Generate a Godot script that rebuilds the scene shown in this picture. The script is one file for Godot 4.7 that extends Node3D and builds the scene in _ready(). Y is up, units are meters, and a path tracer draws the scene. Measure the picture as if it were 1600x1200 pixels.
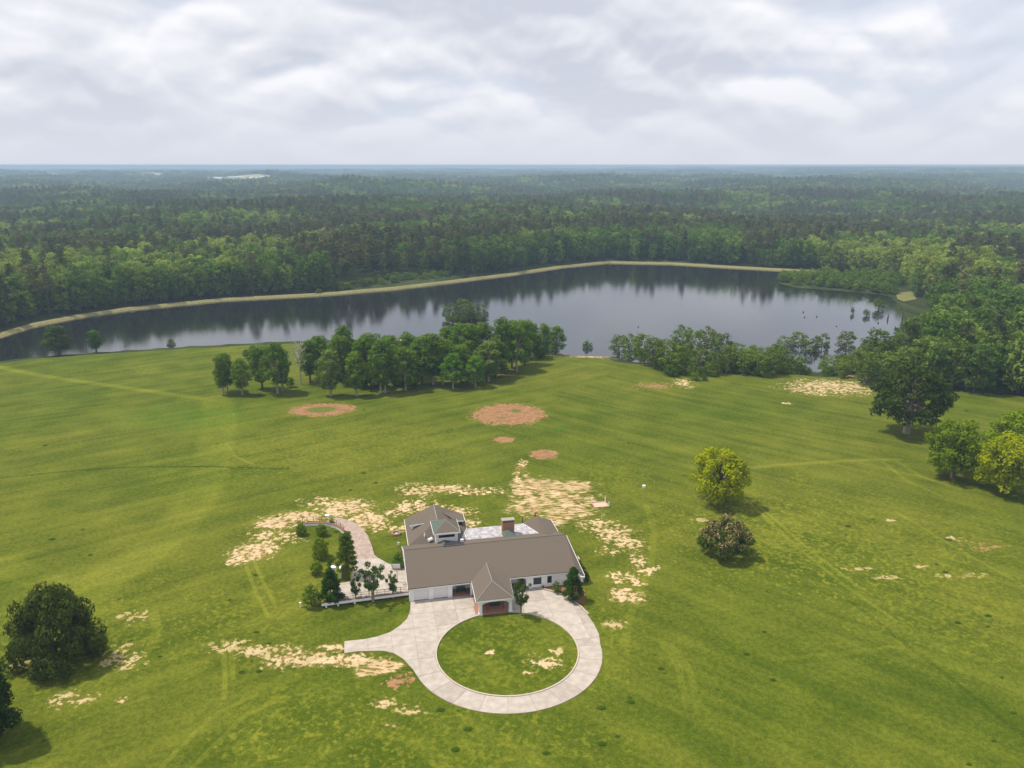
extends Node3D
# An aerial view of a ranch house with a circular drive, a mown lawn, a lake held by a long grassy embankment, and woodland to the horizon.
# x runs to the right, y up, and the camera looks towards -z; units are metres and the lawn round the house is y = 0.

const FOCAL := 1235.0        # pixels of the 1600 x 1200 photograph
const EYE := 70.0            # camera height above the lawn
const HORIZON := 258.0       # pixel row of the vanishing line
const WATER := -7.0          # level of the lake
const SUN_TO := Vector3(0.45, -0.88, 0.12)   # the way the sunlight travels
const HOUSE_AT := Vector3(-17.0, 0.0, -117.04)
const HOUSE_TURN := 11.7     # degrees
const RING := Vector2(-0.7, -103.27)         # centre of the circular drive (x, z)
const TEX0 := Vector2(-236.0, -335.0)        # the ground texture covers this much of the ground (x, z)
const TEX1 := Vector2(236.0, -55.0)
const NEAR0 := Vector2(-82.0, -172.0)       # and a finer one this much, round the house
const NEAR1 := Vector2(78.0, -60.0)

var pitch := atan((600.0 - HORIZON) / FOCAL)
var M := {}
var names_used := {}
var lake_outline := PackedVector2Array()
var lawn_outline := PackedVector2Array()
var dam_line := PackedVector2Array()
var roll := FastNoiseLite.new()
var fine := FastNoiseLite.new()

func _ready() -> void:
	var cam := Camera3D.new()
	cam.name = "camera"
	cam.position = Vector3(0, EYE, 0)
	cam.rotation.x = -pitch
	cam.fov = rad_to_deg(2.0 * atan(600.0 / FOCAL))
	cam.near = 0.5
	cam.far = 40000.0
	cam.current = true
	add_child(cam)
	var env := Environment.new()
	env.background_mode = Environment.BG_SKY
	env.tonemap_mode = Environment.TONE_MAPPER_LINEAR
	env.tonemap_exposure = 1.0
	env.fog_enabled = true
	env.fog_density = 0.00019
	env.fog_light_color = Color(0.77, 0.885, 1.0)
	env.sdfgi_enabled = true
	env.ssao_enabled = true
	env.ssil_enabled = true
	env.background_energy_multiplier = 1.0
	env.sky = make_sky()
	var around := WorldEnvironment.new()
	around.name = "world_environment"
	around.environment = env
	add_child(around)
	var sun := DirectionalLight3D.new()
	sun.name = "sun"
	sun.light_energy = 1.5
	sun.light_color = Color(1.0, 0.965, 0.9)
	sun.light_angular_distance = 1.6
	sun.shadow_enabled = true
	sun.look_at_from_position(Vector3.ZERO, SUN_TO, Vector3.UP)
	add_child(sun)
	make_materials()
	outlines()
	make_ground()
	make_lake()
	make_far_places()
	make_driveway()
	make_house()
	make_terrace()
	make_objects()
	make_tree_kinds()
	make_lawn_trees()
	make_shore_plants()
	make_scrub()
	make_weeds()
	make_forest()

# ---------------------------------------------------------------- pixels to places
func ray(px: float, py: float) -> Vector3:
	var b := (600.0 - py) / FOCAL
	return Vector3((px - 800.0) / FOCAL, b * cos(pitch) - sin(pitch), -b * sin(pitch) - cos(pitch))

func at_level(px: float, py: float, level := 0.0) -> Vector3:
	var d := ray(px, py)
	var t := (level - EYE) / d.y
	return Vector3(d.x * t, level, d.z * t)

func on_ground(px: float, py: float) -> Vector3:
	if py < 460.0:
		# far off the sight line is nearly level: walk along it until it meets the ground
		var d := ray(px, py)
		var t := 450.0
		while t < 12000.0 and EYE + d.y * t > height_at(d.x * t, d.z * t):
			t += maxf(2.0, t * 0.004)
		return Vector3(d.x * t, height_at(d.x * t, d.z * t), d.z * t)
	var level := 0.0
	var p := Vector3.ZERO
	for i in 14:
		p = at_level(px, py, level)
		level = lerpf(level, height_at(p.x, p.z), 0.7)
	p.y = height_at(p.x, p.z)
	return p

func tall(base: Vector3, px: float, py: float) -> float:
	# how high above its base a thing reaches whose top shows at that pixel
	var d := ray(px, py)
	var t := Vector2(base.x, base.z).length() / Vector2(d.x, d.z).length()
	return EYE + d.y * t - base.y

func metres_per_pixel(p: Vector3) -> float:
	return ((EYE - p.y) * sin(pitch) - p.z * cos(pitch)) / FOCAL

func flat(points: Array, level := 0.0) -> PackedVector2Array:
	var out := PackedVector2Array()
	for q in points:
		var p := at_level(q[0], q[1], level)
		out.append(Vector2(p.x, p.z))
	return out

# ---------------------------------------------------------------- things
func numbered(called: String) -> String:
	var n: int = names_used.get(called, 0)
	names_used[called] = n + 1
	return called if n == 0 else "%s_%03d" % [called, n]

func tag(o: Node, label: String, category: String, group := "", kind := "") -> Node:
	if label: o.set_meta("label", label)
	if category: o.set_meta("category", category)
	if group: o.set_meta("group", group)
	if kind: o.set_meta("kind", kind)
	return o

func thing(called: String, label: String, category: String, at := Vector3.ZERO, turn := 0.0, group := "") -> Node3D:
	var o := Node3D.new()
	o.name = numbered(called)
	add_child(o)
	o.position = at
	o.rotation.y = turn
	tag(o, label, category, group)
	return o

func part(parent: Node, called: String, mesh: Mesh, mat: Material, at := Vector3.ZERO) -> MeshInstance3D:
	var o := MeshInstance3D.new()
	o.name = called if parent != self else numbered(called)
	o.mesh = mesh
	o.material_override = mat
	o.position = at
	parent.add_child(o, true)
	return o

func structure(called: String, mesh: Mesh, mat: Material, at := Vector3.ZERO) -> MeshInstance3D:
	var o := part(self, called, mesh, mat, at)
	o.set_meta("kind", "structure")
	return o

# ---------------------------------------------------------------- shapes
class Shape:
	var v := PackedVector3Array()
	var n := PackedVector3Array()
	var c := PackedColorArray()
	var uv := PackedVector2Array()
	var tint := Color.WHITE

	func tri(a: Vector3, b: Vector3, d: Vector3) -> void:
		var nn := (d - a).cross(b - a).normalized()
		for p in [a, b, d]:
			v.append(p); n.append(nn); c.append(tint)

	func tri_away(a: Vector3, b: Vector3, d: Vector3, from: Vector3) -> void:
		if (d - a).cross(b - a).dot((a + b + d) / 3.0 - from) < 0.0:
			tri(a, d, b)
		else:
			tri(a, b, d)

	func quad_away(a: Vector3, b: Vector3, d: Vector3, e: Vector3, from: Vector3) -> void:
		tri_away(a, b, d, from)
		tri_away(a, d, e, from)

	func box(lo: Vector3, hi: Vector3) -> Shape:
		var m := (lo + hi) / 2.0
		for k in 3:
			for s in 2:
				var w: float = hi[k] if s else lo[k]
				var i := (k + 1) % 3
				var j := (k + 2) % 3
				var q := []
				for o in [[0, 0], [1, 0], [1, 1], [0, 1]]:
					var p := Vector3.ZERO
					p[k] = w
					p[i] = hi[i] if o[0] else lo[i]
					p[j] = hi[j] if o[1] else lo[j]
					q.append(p)
				quad_away(q[0], q[1], q[2], q[3], m)
		return self

	func plate(points: Array, thick: float) -> Shape:
		# a flat convex slab: the points run round its upper face
		var m := Vector3.ZERO
		for p in points:
			m += p
		m = m / points.size() - Vector3(0, thick / 2.0, 0)
		var down := Vector3(0, -thick, 0)
		for i in points.size():
			var a: Vector3 = points[i]
			var b: Vector3 = points[(i + 1) % points.size()]
			quad_away(a, b, b + down, a + down, m)
			if i > 0 and i < points.size() - 1:
				tri_away(points[0], a, b, m)
				tri_away(points[0] + down, a + down, b + down, m)
		return self

	func prism(outline: PackedVector2Array, low: float, high: float, upright := true) -> Shape:
		# an outline extruded: in the ground plane (x, z) from low to high, or, not upright, in (x, y) along z
		var order := Geometry2D.triangulate_polygon(outline)
		var put := func(q: Vector2, w: float) -> Vector3: return Vector3(q.x, w, q.y) if upright else Vector3(q.x, q.y, w)
		var along := Vector3.UP if upright else Vector3.BACK
		for k in range(0, order.size(), 3):
			for w in [low, high]:
				var a: Vector3 = put.call(outline[order[k]], w)
				var b: Vector3 = put.call(outline[order[k + 1]], w)
				var d: Vector3 = put.call(outline[order[k + 2]], w)
				tri_away(a, b, d, a - along * (1.0 if w == high else -1.0))
		var hand := 1.0 if Geometry2D.is_polygon_clockwise(outline) else -1.0
		for i in outline.size():
			var p := outline[i]
			var q := outline[(i + 1) % outline.size()]
			var out2 := Vector2(p.y - q.y, q.x - p.x) * hand
			var out3 := Vector3(out2.x, 0, out2.y) if upright else Vector3(out2.x, out2.y, 0)
			var a: Vector3 = put.call(p, low)
			var b: Vector3 = put.call(q, low)
			quad_away(a, b, put.call(q, high), put.call(p, high), (a + b) / 2.0 + along * (high - low) / 2.0 + out3.normalized())
		return self

	func tube(points: Array, radii: Array, sides := 6) -> Shape:
		var rings := []
		for i in points.size():
			var p: Vector3 = points[i]
			var d: Vector3 = (points[mini(i + 1, points.size() - 1)] - points[maxi(i - 1, 0)]).normalized()
			var x := d.cross(Vector3(0.31, 0.17, 0.93)).normalized()
			var y := d.cross(x)
			var ring := []
			for k in sides:
				var a := TAU * k / sides
				ring.append(p + (x * cos(a) + y * sin(a)) * radii[i])
			rings.append(ring)
		for i in points.size() - 1:
			for k in sides:
				var l := (k + 1) % sides
				quad_away(rings[i][k], rings[i][l], rings[i + 1][l], rings[i + 1][k], (points[i] + points[i + 1]) / 2.0)
		for e in [0, points.size() - 1]:
			for k in range(1, sides - 1):
				tri_away(rings[e][0], rings[e][k], rings[e][k + 1], points[points.size() / 2])
		return self

	func leaf(p: Vector3, nn: Vector3, t: Vector3, s: float, w: float) -> void:
		var b := nn.cross(t)
		var q := [p + t * s, p + b * w, p - t * s, p - b * w]
		for k in [0, 2, 1, 0, 3, 2]:
			v.append(q[k]); n.append(nn); c.append(tint)

	func mesh(with_uv := false) -> ArrayMesh:
		var a := []
		a.resize(Mesh.ARRAY_MAX)
		a[Mesh.ARRAY_VERTEX] = v
		a[Mesh.ARRAY_NORMAL] = n
		a[Mesh.ARRAY_COLOR] = c
		if with_uv:
			a[Mesh.ARRAY_TEX_UV] = uv
		var m := ArrayMesh.new()
		m.add_surface_from_arrays(Mesh.PRIMITIVE_TRIANGLES, a)
		return m

func box_mesh(lo: Vector3, hi: Vector3) -> ArrayMesh:
	return Shape.new().box(lo, hi).mesh()

func tube_mesh(points: Array, radius: float, sides := 6) -> ArrayMesh:
	var r := []
	for p in points:
		r.append(radius)
	return Shape.new().tube(points, r, sides).mesh()

# ---------------------------------------------------------------- materials
func noise(seed_: int, freq: float, octaves := 3, kind := FastNoiseLite.TYPE_SIMPLEX_SMOOTH) -> FastNoiseLite:
	var f := FastNoiseLite.new()
	f.seed = seed_
	f.frequency = freq
	f.noise_type = kind
	f.fractal_octaves = octaves
	return f

func speckle(seed_: int, freq: float, a: Color, b: Color, size := 512, octaves := 4) -> NoiseTexture2D:
	# a and b are linear base colours
	var t := NoiseTexture2D.new()
	t.width = size
	t.height = size
	t.seamless = true
	t.noise = noise(seed_, freq, octaves)
	var g := Gradient.new()
	g.set_color(0, a.linear_to_srgb())
	g.set_color(1, b.linear_to_srgb())
	t.color_ramp = g
	return t

func paint(c: Color, rough := 0.8, spec := 0.4) -> StandardMaterial3D:
	var m := StandardMaterial3D.new()
	m.albedo_color = c.linear_to_srgb()
	m.roughness = rough
	m.metallic_specular = spec
	return m

func grained(seed_: int, freq: float, a: Color, b: Color, metres: float, rough := 0.9, relief := 0.0) -> StandardMaterial3D:
	var m := StandardMaterial3D.new()
	m.albedo_texture = speckle(seed_, freq, a, b)
	m.uv1_triplanar = true
	m.uv1_scale = Vector3.ONE / metres
	m.roughness = rough
	m.metallic_specular = 0.3
	if relief > 0.0:
		m.heightmap_enabled = true
		m.heightmap_texture = m.albedo_texture
		m.heightmap_scale = relief
	return m

func leafy(c: Color) -> StandardMaterial3D:
	var m := StandardMaterial3D.new()
	m.albedo_color = c.linear_to_srgb()
	m.vertex_color_use_as_albedo = true
	m.roughness = 0.85
	m.metallic_specular = 0.15
	m.backlight_enabled = true
	m.backlight = Color(0.62, 0.7, 0.25).linear_to_srgb()
	return m

func make_materials() -> void:
	M.shingle = grained(3, 0.09, Color(0.075, 0.06, 0.047), Color(0.21, 0.175, 0.142), 7.0, 0.95)
	M.membrane = grained(4, 0.012, Color(0.22, 0.205, 0.225), Color(0.58, 0.55, 0.57), 9.0, 0.8)
	M.siding = grained(5, 0.02, Color(0.74, 0.75, 0.76), Color(0.82, 0.82, 0.82), 5.0, 0.7)
	M.trim = paint(Color(0.82, 0.83, 0.84), 0.55)
	M.glass = paint(Color(0.018, 0.024, 0.028), 0.06, 0.5)
	M.frame = paint(Color(0.05, 0.035, 0.025), 0.5)
	M.brick = grained(6, 0.1, Color(0.2, 0.09, 0.055), Color(0.52, 0.34, 0.23), 3.0, 0.9)
	M.paving = grained(7, 0.12, Color(0.24, 0.1, 0.07), Color(0.5, 0.27, 0.2), 3.0, 0.9)
	M.coping = grained(8, 0.05, Color(0.19, 0.085, 0.05), Color(0.28, 0.15, 0.1), 3.0, 0.9)
	M.cap = grained(9, 0.05, Color(0.25, 0.22, 0.19), Color(0.42, 0.38, 0.34), 2.0, 0.9)
	M.green_paint = paint(Color(0.012, 0.075, 0.04), 0.45)
	M.wood = grained(10, 0.06, Color(0.11, 0.055, 0.028), Color(0.2, 0.11, 0.06), 1.5, 0.8)
	M.dark_metal = paint(Color(0.03, 0.03, 0.032), 0.5)
	M.rail = paint(Color(0.1, 0.065, 0.05), 0.6)
	M.steel = paint(Color(0.36, 0.38, 0.39), 0.45)
	M.lead = grained(11, 0.05, Color(0.19, 0.2, 0.19), Color(0.28, 0.29, 0.27), 2.0, 0.6)
	M.copper = grained(12, 0.05, Color(0.06, 0.085, 0.07), Color(0.12, 0.15, 0.12), 2.0, 0.6)
	M.tarp = paint(Color(0.022, 0.026, 0.036), 0.35)
	M.maroon = paint(Color(0.2, 0.02, 0.035), 0.7)
	M.sand = grained(13, 0.03, Color(0.5, 0.33, 0.21), Color(0.66, 0.5, 0.36), 4.0, 1.0)
	M.mulch = grained(14, 0.2, Color(0.13, 0.06, 0.03), Color(0.3, 0.16, 0.085), 4.0, 1.0)
	M.door = grained(18, 0.02, Color(0.7, 0.66, 0.65), Color(0.76, 0.73, 0.72), 4.0, 0.6)
	M.bark_pale = grained(15, 0.05, Color(0.2, 0.165, 0.13), Color(0.42, 0.37, 0.31), 2.5, 0.95)
	M.bark = grained(16, 0.05, Color(0.07, 0.05, 0.036), Color(0.17, 0.13, 0.1), 2.5, 0.95)
	M.bark_white = grained(17, 0.05, Color(0.36, 0.33, 0.29), Color(0.6, 0.57, 0.52), 2.5, 0.9)
	M.pink = paint(Color(0.6, 0.25, 0.22), 0.6)
	M.concrete = []
	for k in 4:
		var w: float = [1.0, 0.95, 1.04, 0.88][k]
		M.concrete.append(grained(20 + k, 0.011, Color(0.355, 0.305, 0.26) * w, Color(0.475, 0.425, 0.375) * w, 9.0, 0.9))
	M.kerb = grained(25, 0.02, Color(0.4, 0.34, 0.28), Color(0.52, 0.45, 0.38), 3.0, 0.9)
	M.old_concrete = grained(26, 0.012, Color(0.27, 0.2, 0.165), Color(0.45, 0.36, 0.3), 7.0, 0.9)

# ---------------------------------------------------------------- sky
func make_sky() -> Sky:
	var shape := noise(41, 1.5, 5, FastNoiseLite.TYPE_SIMPLEX)
	shape.fractal_type = FastNoiseLite.FRACTAL_RIDGED
	shape.fractal_gain = 0.45
	var broad := noise(47, 0.95, 4)
	var wide := 4096
	var high := 2048
	var im := Image.create(1024, 512, false, Image.FORMAT_RGBF)
	im.fill(Color(0.3, 0.33, 0.33))
	for y in 258:
		for x in 1024:
			im.set_pixel(x, y, sky_color((x + 0.5) / 1024.0, (y + 0.5) / 512.0, shape, broad))
	im.resize(wide, high, Image.INTERPOLATE_CUBIC)
	for y in range(868, 1028):
		for x in wide:
			im.set_pixel(x, y, sky_color((x + 0.5) / wide, (y + 0.5) / high, shape, broad))
	var m := PanoramaSkyMaterial.new()
	m.panorama = ImageTexture.create_from_image(im)
	var s := Sky.new()
	s.sky_material = m
	return s

func sky_color(u: float, v: float, shape: FastNoiseLite, broad: FastNoiseLite) -> Color:
	var az := (u - 0.5) * TAU
	var el := maxf((0.5 - v) * PI, 0.0)
	var s := sin(el)
	var x := sin(az) * cos(el)
	var z := -cos(az) * cos(el)
	var k := 1.0 / (s + 0.42)
	var k2 := 1.0 / (sin(el + 0.014) + 0.42)
	var a := broad.get_noise_2d(x * k, z * k) * 1.1 - shape.get_noise_2d(x * k, z * k) * 0.4
	var b := broad.get_noise_2d(x * k2, z * k2) * 1.1 - shape.get_noise_2d(x * k2, z * k2) * 0.4
	var thick := smoothstep(-0.35, 0.55, a)
	# thick clouds are grey underneath and bright where their tops round off
	var t := clampf(0.62 - thick * 0.5 + (a - b) * 2.0, 0.0, 1.0)
	var c := Color(0.625, 0.665, 0.76).lerp(Color(0.98, 0.98, 1.02), t)
	c = c.lerp(Color(0.66, 0.73, 0.86), smoothstep(-0.25, -0.6, a) * 0.6)
	c = c.lerp(Color(0.70, 0.735, 0.82), smoothstep(0.12, 0.0, el) * 0.92)
	return c

# ---------------------------------------------------------------- terrain
func outlines() -> void:
	roll = noise(51, 0.0011, 3)
	fine = noise(52, 0.02, 2)
	dam_line = flat([[-160, 585], [-70, 552], [0, 527], [60, 509], [120, 497], [200, 485], [350, 470], [500, 462], [620, 452], [720, 440], [800, 430], [880, 418], [950, 411], [1050, 413], [1150, 419], [1250, 424.5], [1310, 428]], WATER)
	var shore := flat([[1262, 432], [1222, 436], [1214, 442], [1240, 449], [1320, 455], [1385, 461], [1408, 478], [1414, 500], [1396, 520], [1388, 545], [1340, 552], [1310, 575], [1270, 583], [1240, 560], [1150, 556], [1050, 565], [990, 566], [955, 556], [900, 556], [840, 546], [760, 538], [700, 533], [600, 530], [450, 533], [300, 541], [160, 550], [60, 557], [0, 564], [-80, 580], [-170, 600]], WATER)
	lake_outline = PackedVector2Array()
	for i in dam_line.size() - 1:
		lake_outline.append(dam_line[i])
	lake_outline.append_array(shore)
	lawn_outline = PackedVector2Array()
	for q in [[-300, 600], [-170, 596], [-80, 577], [0, 562], [60, 555], [160, 548], [300, 540], [450, 532], [560, 531], [640, 540], [760, 560], [830, 556], [880, 553], [940, 553], [985, 568], [1030, 578], [1100, 588], [1180, 590], [1260, 586], [1330, 594], [1352, 604], [1400, 618], [1480, 618], [1600, 626], [1750, 640]]:
		var p := at_level(q[0], q[1], -4.0)
		lawn_outline.append(Vector2(p.x, p.z))
	lawn_outline.append_array(PackedVector2Array([Vector2(260, -190), Vector2(260, 60), Vector2(-260, 60), Vector2(-260, -260)]))

func lake_distance(x: float, z: float) -> float:
	# metres to the shoreline, negative on the water
	var p := Vector2(x, z)
	var best := 1e9
	for i in lake_outline.size():
		var q := Geometry2D.get_closest_point_to_segment(p, lake_outline[i], lake_outline[(i + 1) % lake_outline.size()])
		best = minf(best, q.distance_squared_to(p))
	best = sqrt(best)
	return -best if Geometry2D.is_point_in_polygon(p, lake_outline) else best

func height_at(x: float, z: float) -> float:
	var d := -z
	var h := -3.6 * smoothstep(140.0, 320.0, d) + fine.get_noise_2d(x, z) * 0.35 * smoothstep(125.0, 190.0, d)
	h += 1.6 * exp(-(pow(x - 32.0, 2.0) + pow(z + 285.0, 2.0)) / 900.0)
	if d > 330.0 or absf(x) > 230.0:
		var far := maxf(d - 330.0, (absf(x) - 230.0) * 0.8)
		var away := Vector2(x, z).length()
		var natural := -5.5 + roll.get_noise_2d(x, z) * 34.0 * smoothstep(350.0, 1700.0, away)
		natural += 24.0 * exp(-(pow((x + 2450.0) / 900.0, 2.0) + pow((z + 4750.0) / 330.0, 2.0))) + 20.0 * exp(-(pow((x + 1380.0) / 420.0, 2.0) + pow((z + 3950.0) / 300.0, 2.0)))
		natural += smoothstep(3500.0, 9500.0, away) * (14.0 * smoothstep(0.0, 0.25, x / away) + 40.0 * smoothstep(0.2, 0.5, x / away))
		natural = minf(natural, 22.0 + natural * 0.25) if natural > 29.3 else natural
		natural = minf(natural, 31.0)
		h = lerpf(h, natural, smoothstep(0.0, 60.0, far))
	if d > 240.0 and d < 760.0 and x > -420.0 and x < 330.0:
		var s := lake_distance(x, z)
		if s < 0.0:
			h = WATER + maxf(s * 0.25, -3.0)
		else:
			h = lerpf(WATER + 0.25, h, smoothstep(0.0, 26.0, s))
	return h

func steps(fine_from: float, fine_to: float, step: float, lo: float, hi: float) -> PackedFloat32Array:
	var out := PackedFloat32Array()
	var v := fine_from
	while v <= fine_to:
		out.append(v)
		v += step
	var g := step
	v = fine_to
	while v < hi:
		g *= 1.16
		v += minf(g, 420.0)
		out.append(minf(v, hi))
	var before := PackedFloat32Array()
	g = step
	v = fine_from
	while v > lo:
		g *= 1.16
		v -= minf(g, 420.0)
		before.append(maxf(v, lo))
	before.reverse()
	before.append_array(out)
	return before

func make_ground() -> void:
	var xs := steps(-330.0, 300.0, 4.0, -9500.0, 9500.0)
	var zs := steps(-700.0, -60.0, 4.0, -10500.0, 900.0)
	var v := PackedVector3Array()
	var uv := PackedVector2Array()
	var n := PackedVector3Array()
	var index := PackedInt32Array()
	var index_near := PackedInt32Array()
	for z in zs:
		for x in xs:
			v.append(Vector3(x, height_at(x, z), z))
			uv.append(Vector2((x - TEX0.x) / (TEX1.x - TEX0.x), (z - TEX0.y) / (TEX1.y - TEX0.y)))
	var w := xs.size()
	for j in zs.size():
		for i in w:
			var a := v[j * w + mini(i + 1, w - 1)] - v[j * w + maxi(i - 1, 0)]
			var b := v[mini(j + 1, zs.size() - 1) * w + i] - v[maxi(j - 1, 0) * w + i]
			n.append(b.cross(a).normalized())
			if i < w - 1 and j < zs.size() - 1:
				var k := j * w + i
				if xs[i] >= NEAR0.x and xs[i + 1] <= NEAR1.x and zs[j] >= NEAR0.y and zs[j + 1] <= NEAR1.y:
					index_near.append_array([k, k + 1, k + w + 1, k, k + w + 1, k + w])
				else:
					index.append_array([k, k + 1, k + w + 1, k, k + w + 1, k + w])
	var arrays := []
	arrays.resize(Mesh.ARRAY_MAX)
	arrays[Mesh.ARRAY_VERTEX] = v
	arrays[Mesh.ARRAY_NORMAL] = n
	arrays[Mesh.ARRAY_TEX_UV] = uv
	arrays[Mesh.ARRAY_INDEX] = index
	var mesh := ArrayMesh.new()
	mesh.add_surface_from_arrays(Mesh.PRIMITIVE_TRIANGLES, arrays)
	var uv_near := PackedVector2Array()
	for p in v:
		uv_near.append(Vector2((p.x - NEAR0.x) / (NEAR1.x - NEAR0.x), (p.z - NEAR0.y) / (NEAR1.y - NEAR0.y)))
	arrays[Mesh.ARRAY_TEX_UV] = uv_near
	arrays[Mesh.ARRAY_INDEX] = index_near
	mesh.add_surface_from_arrays(Mesh.PRIMITIVE_TRIANGLES, arrays)
	var pictures := [ground_picture(TEX0, TEX1, 2048, 1215, true), ground_picture(NEAR0, NEAR1, 1600, 1120, false)]
	for k in 2:
		var m := StandardMaterial3D.new()
		m.albedo_texture = pictures[k]
		m.texture_repeat = false
		m.roughness = 1.0
		m.metallic_specular = 0.15
		mesh.surface_set_material(k, m)
	structure("ground", mesh, null)

# patches painted into the grass: [x pixel, y pixel, half width, half height, turn in degrees, kind, raggedness]
# kinds: s = pale sand and straw, r = red clay and pine straw, g = lush green, d = yellower grass: dry spots, and sunlit lawn painted in, e = erosion: mostly bare
const PATCHES := [
	[503, 640, 57, 10.5, 0, "r", 0.16], [502, 640, 27, 5.2, 0, "g", 0.25], [795, 647, 64, 17.5, -6, "r", 0.16], [806, 642, 9, 3.2, 0, "g", 0.3], [784, 653, 9, 1.2, 0, "g", 0.3], [788, 686.5, 19, 5.4, 0, "r", 0.15], [850, 710, 25, 8, 4, "r", 0.15], [814, 730.5, 9, 3, 10, "r", 0.5],
	[430, 817, 34, 10, -12, "s", 0.5], [474, 807, 40, 8, -6, "s", 0.45], [538, 795, 40, 14, 8, "s", 0.55], [572, 812, 28, 12, 25, "s", 0.5], [592, 822, 16, 8, 10, "s", 0.7], [505, 784, 30, 6, 5, "s", 0.9], [396, 861, 34, 16, -35, "s", 0.5], [372, 875, 14, 8, -20, "s", 0.6], [430, 838, 40, 8, -14, "s", 0.95],
	[655, 765, 30, 9, -4, "s", 0.8], [690, 763, 50, 6, -2, "s", 0.8], [742, 768, 46, 5, -2, "s", 0.85], [650, 792, 34, 10, 0, "s", 0.75], [700, 800, 40, 8, 0, "s", 0.7], [625, 800, 26, 7, 0, "s", 0.9], [730, 817, 20, 6, 0, "s", 0.7], [622, 826, 16, 7, 0, "s", 0.8],
	[850, 762, 50, 14, 4, "e", 0.6], [893, 760, 34, 8, -6, "e", 0.5], [870, 782, 58, 18, 4, "e", 0.7], [888, 797, 42, 14, 0, "e", 0.7], [828, 793, 32, 10, 0, "e", 0.6], [820, 768, 18, 24, 0, "e", 0.75], [808, 745, 6, 10, 0, "s", 0.9], [862, 812, 30, 9, 0, "e", 0.7], [816, 725, 8, 6, 0, "s", 0.9],
	[938, 823, 26, 12, 20, "s", 0.85], [962, 834, 30, 13, 22, "s", 0.8], [985, 849, 22, 11, 25, "s", 0.85], [997, 878, 13, 12, 0, "s", 0.9], [980, 905, 26, 10, -15, "s", 0.95], [978, 930, 26, 12, -12, "s", 0.62], [960, 975, 18, 5.5, -8, "s", 0.6], [1010, 893, 10, 12, -30, "s", 0.95], [950, 860, 14, 6, 0, "s", 1.0],
	[360, 1010, 30, 10, 10, "s", 0.85], [415, 1017, 44, 10, 8, "s", 0.75], [470, 1029, 56, 13, 4, "s", 0.62], [545, 1032, 52, 10, 3, "s", 0.55], [592, 1044, 36, 11, 20, "e", 0.5], [624, 1064, 24, 11, 15, "r", 0.45], [598, 1100, 18, 9, 0, "s", 0.7], [640, 1109, 22, 6, -15, "s", 0.7], [614, 1133, 10, 5, 0, "s", 0.8], [525, 1012, 26, 6, -4, "s", 0.7], [390, 1160, 60, 30, -20, "d", 0.9],
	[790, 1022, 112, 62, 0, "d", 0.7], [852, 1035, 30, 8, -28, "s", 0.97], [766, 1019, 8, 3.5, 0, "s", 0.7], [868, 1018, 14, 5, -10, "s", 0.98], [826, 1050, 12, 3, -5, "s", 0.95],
	[112, 1092, 30, 12, 0, "s", 0.95], [190, 1028, 34, 16, -40, "s", 0.98], [205, 965, 26, 8, 10, "s", 0.95], [60, 1040, 40, 10, 0, "s", 0.98], [190, 1095, 10, 5, 0, "s", 0.9],
	[1535, 853, 34, 7, 5, "r", 0.97], [1487, 841, 16, 4, 0, "s", 0.97], [1350, 889, 36, 2.8, 0, "s", 0.95], [1385, 902, 30, 2.8, 2, "s", 0.95], [1437, 885, 9, 3, 0, "s", 0.8], [1500, 899, 36, 3, 2, "s", 0.98], [1391, 813, 8, 2.5, 0, "s", 0.7], [1095, 812, 12, 4, 0, "s", 0.9],
	[1300, 604, 66, 10, 6, "s", 0.75], [1262, 612, 14, 8, 30, "s", 0.9], [1020, 603, 30, 5, 6, "r", 0.98], [1068, 598, 14, 6, 0, "s", 0.95], [1335, 587, 20, 5, 0, "r", 0.6], [910, 555, 36, 2.5, 0, "s", 0.7], [1230, 630, 10, 2, 0, "s", 0.9],
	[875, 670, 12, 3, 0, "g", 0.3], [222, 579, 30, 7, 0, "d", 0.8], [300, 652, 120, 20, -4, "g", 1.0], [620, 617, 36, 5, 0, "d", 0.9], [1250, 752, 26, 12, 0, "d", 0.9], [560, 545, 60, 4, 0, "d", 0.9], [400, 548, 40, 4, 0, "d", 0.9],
	[1330, 840, 240, 60, 6, "d", 1.0], [1180, 830, 150, 60, 20, "d", 1.05], [1480, 950, 160, 70, 20, "d", 1.08], [120, 1000, 160, 80, 0, "d", 1.1], [960, 745, 60, 26, 0, "d", 1.1], [400, 960, 100, 60, 0, "d", 1.06], [700, 1160, 240, 50, 0, "d", 1.12], [520, 700, 200, 40, 0, "d", 1.15], [480, 1110, 120, 50, 0, "d", 1.0], [930, 1000, 60, 60, 0, "d", 1.05],  # broad areas: sunlight through cloud gaps, painted as yellower grass
]
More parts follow.
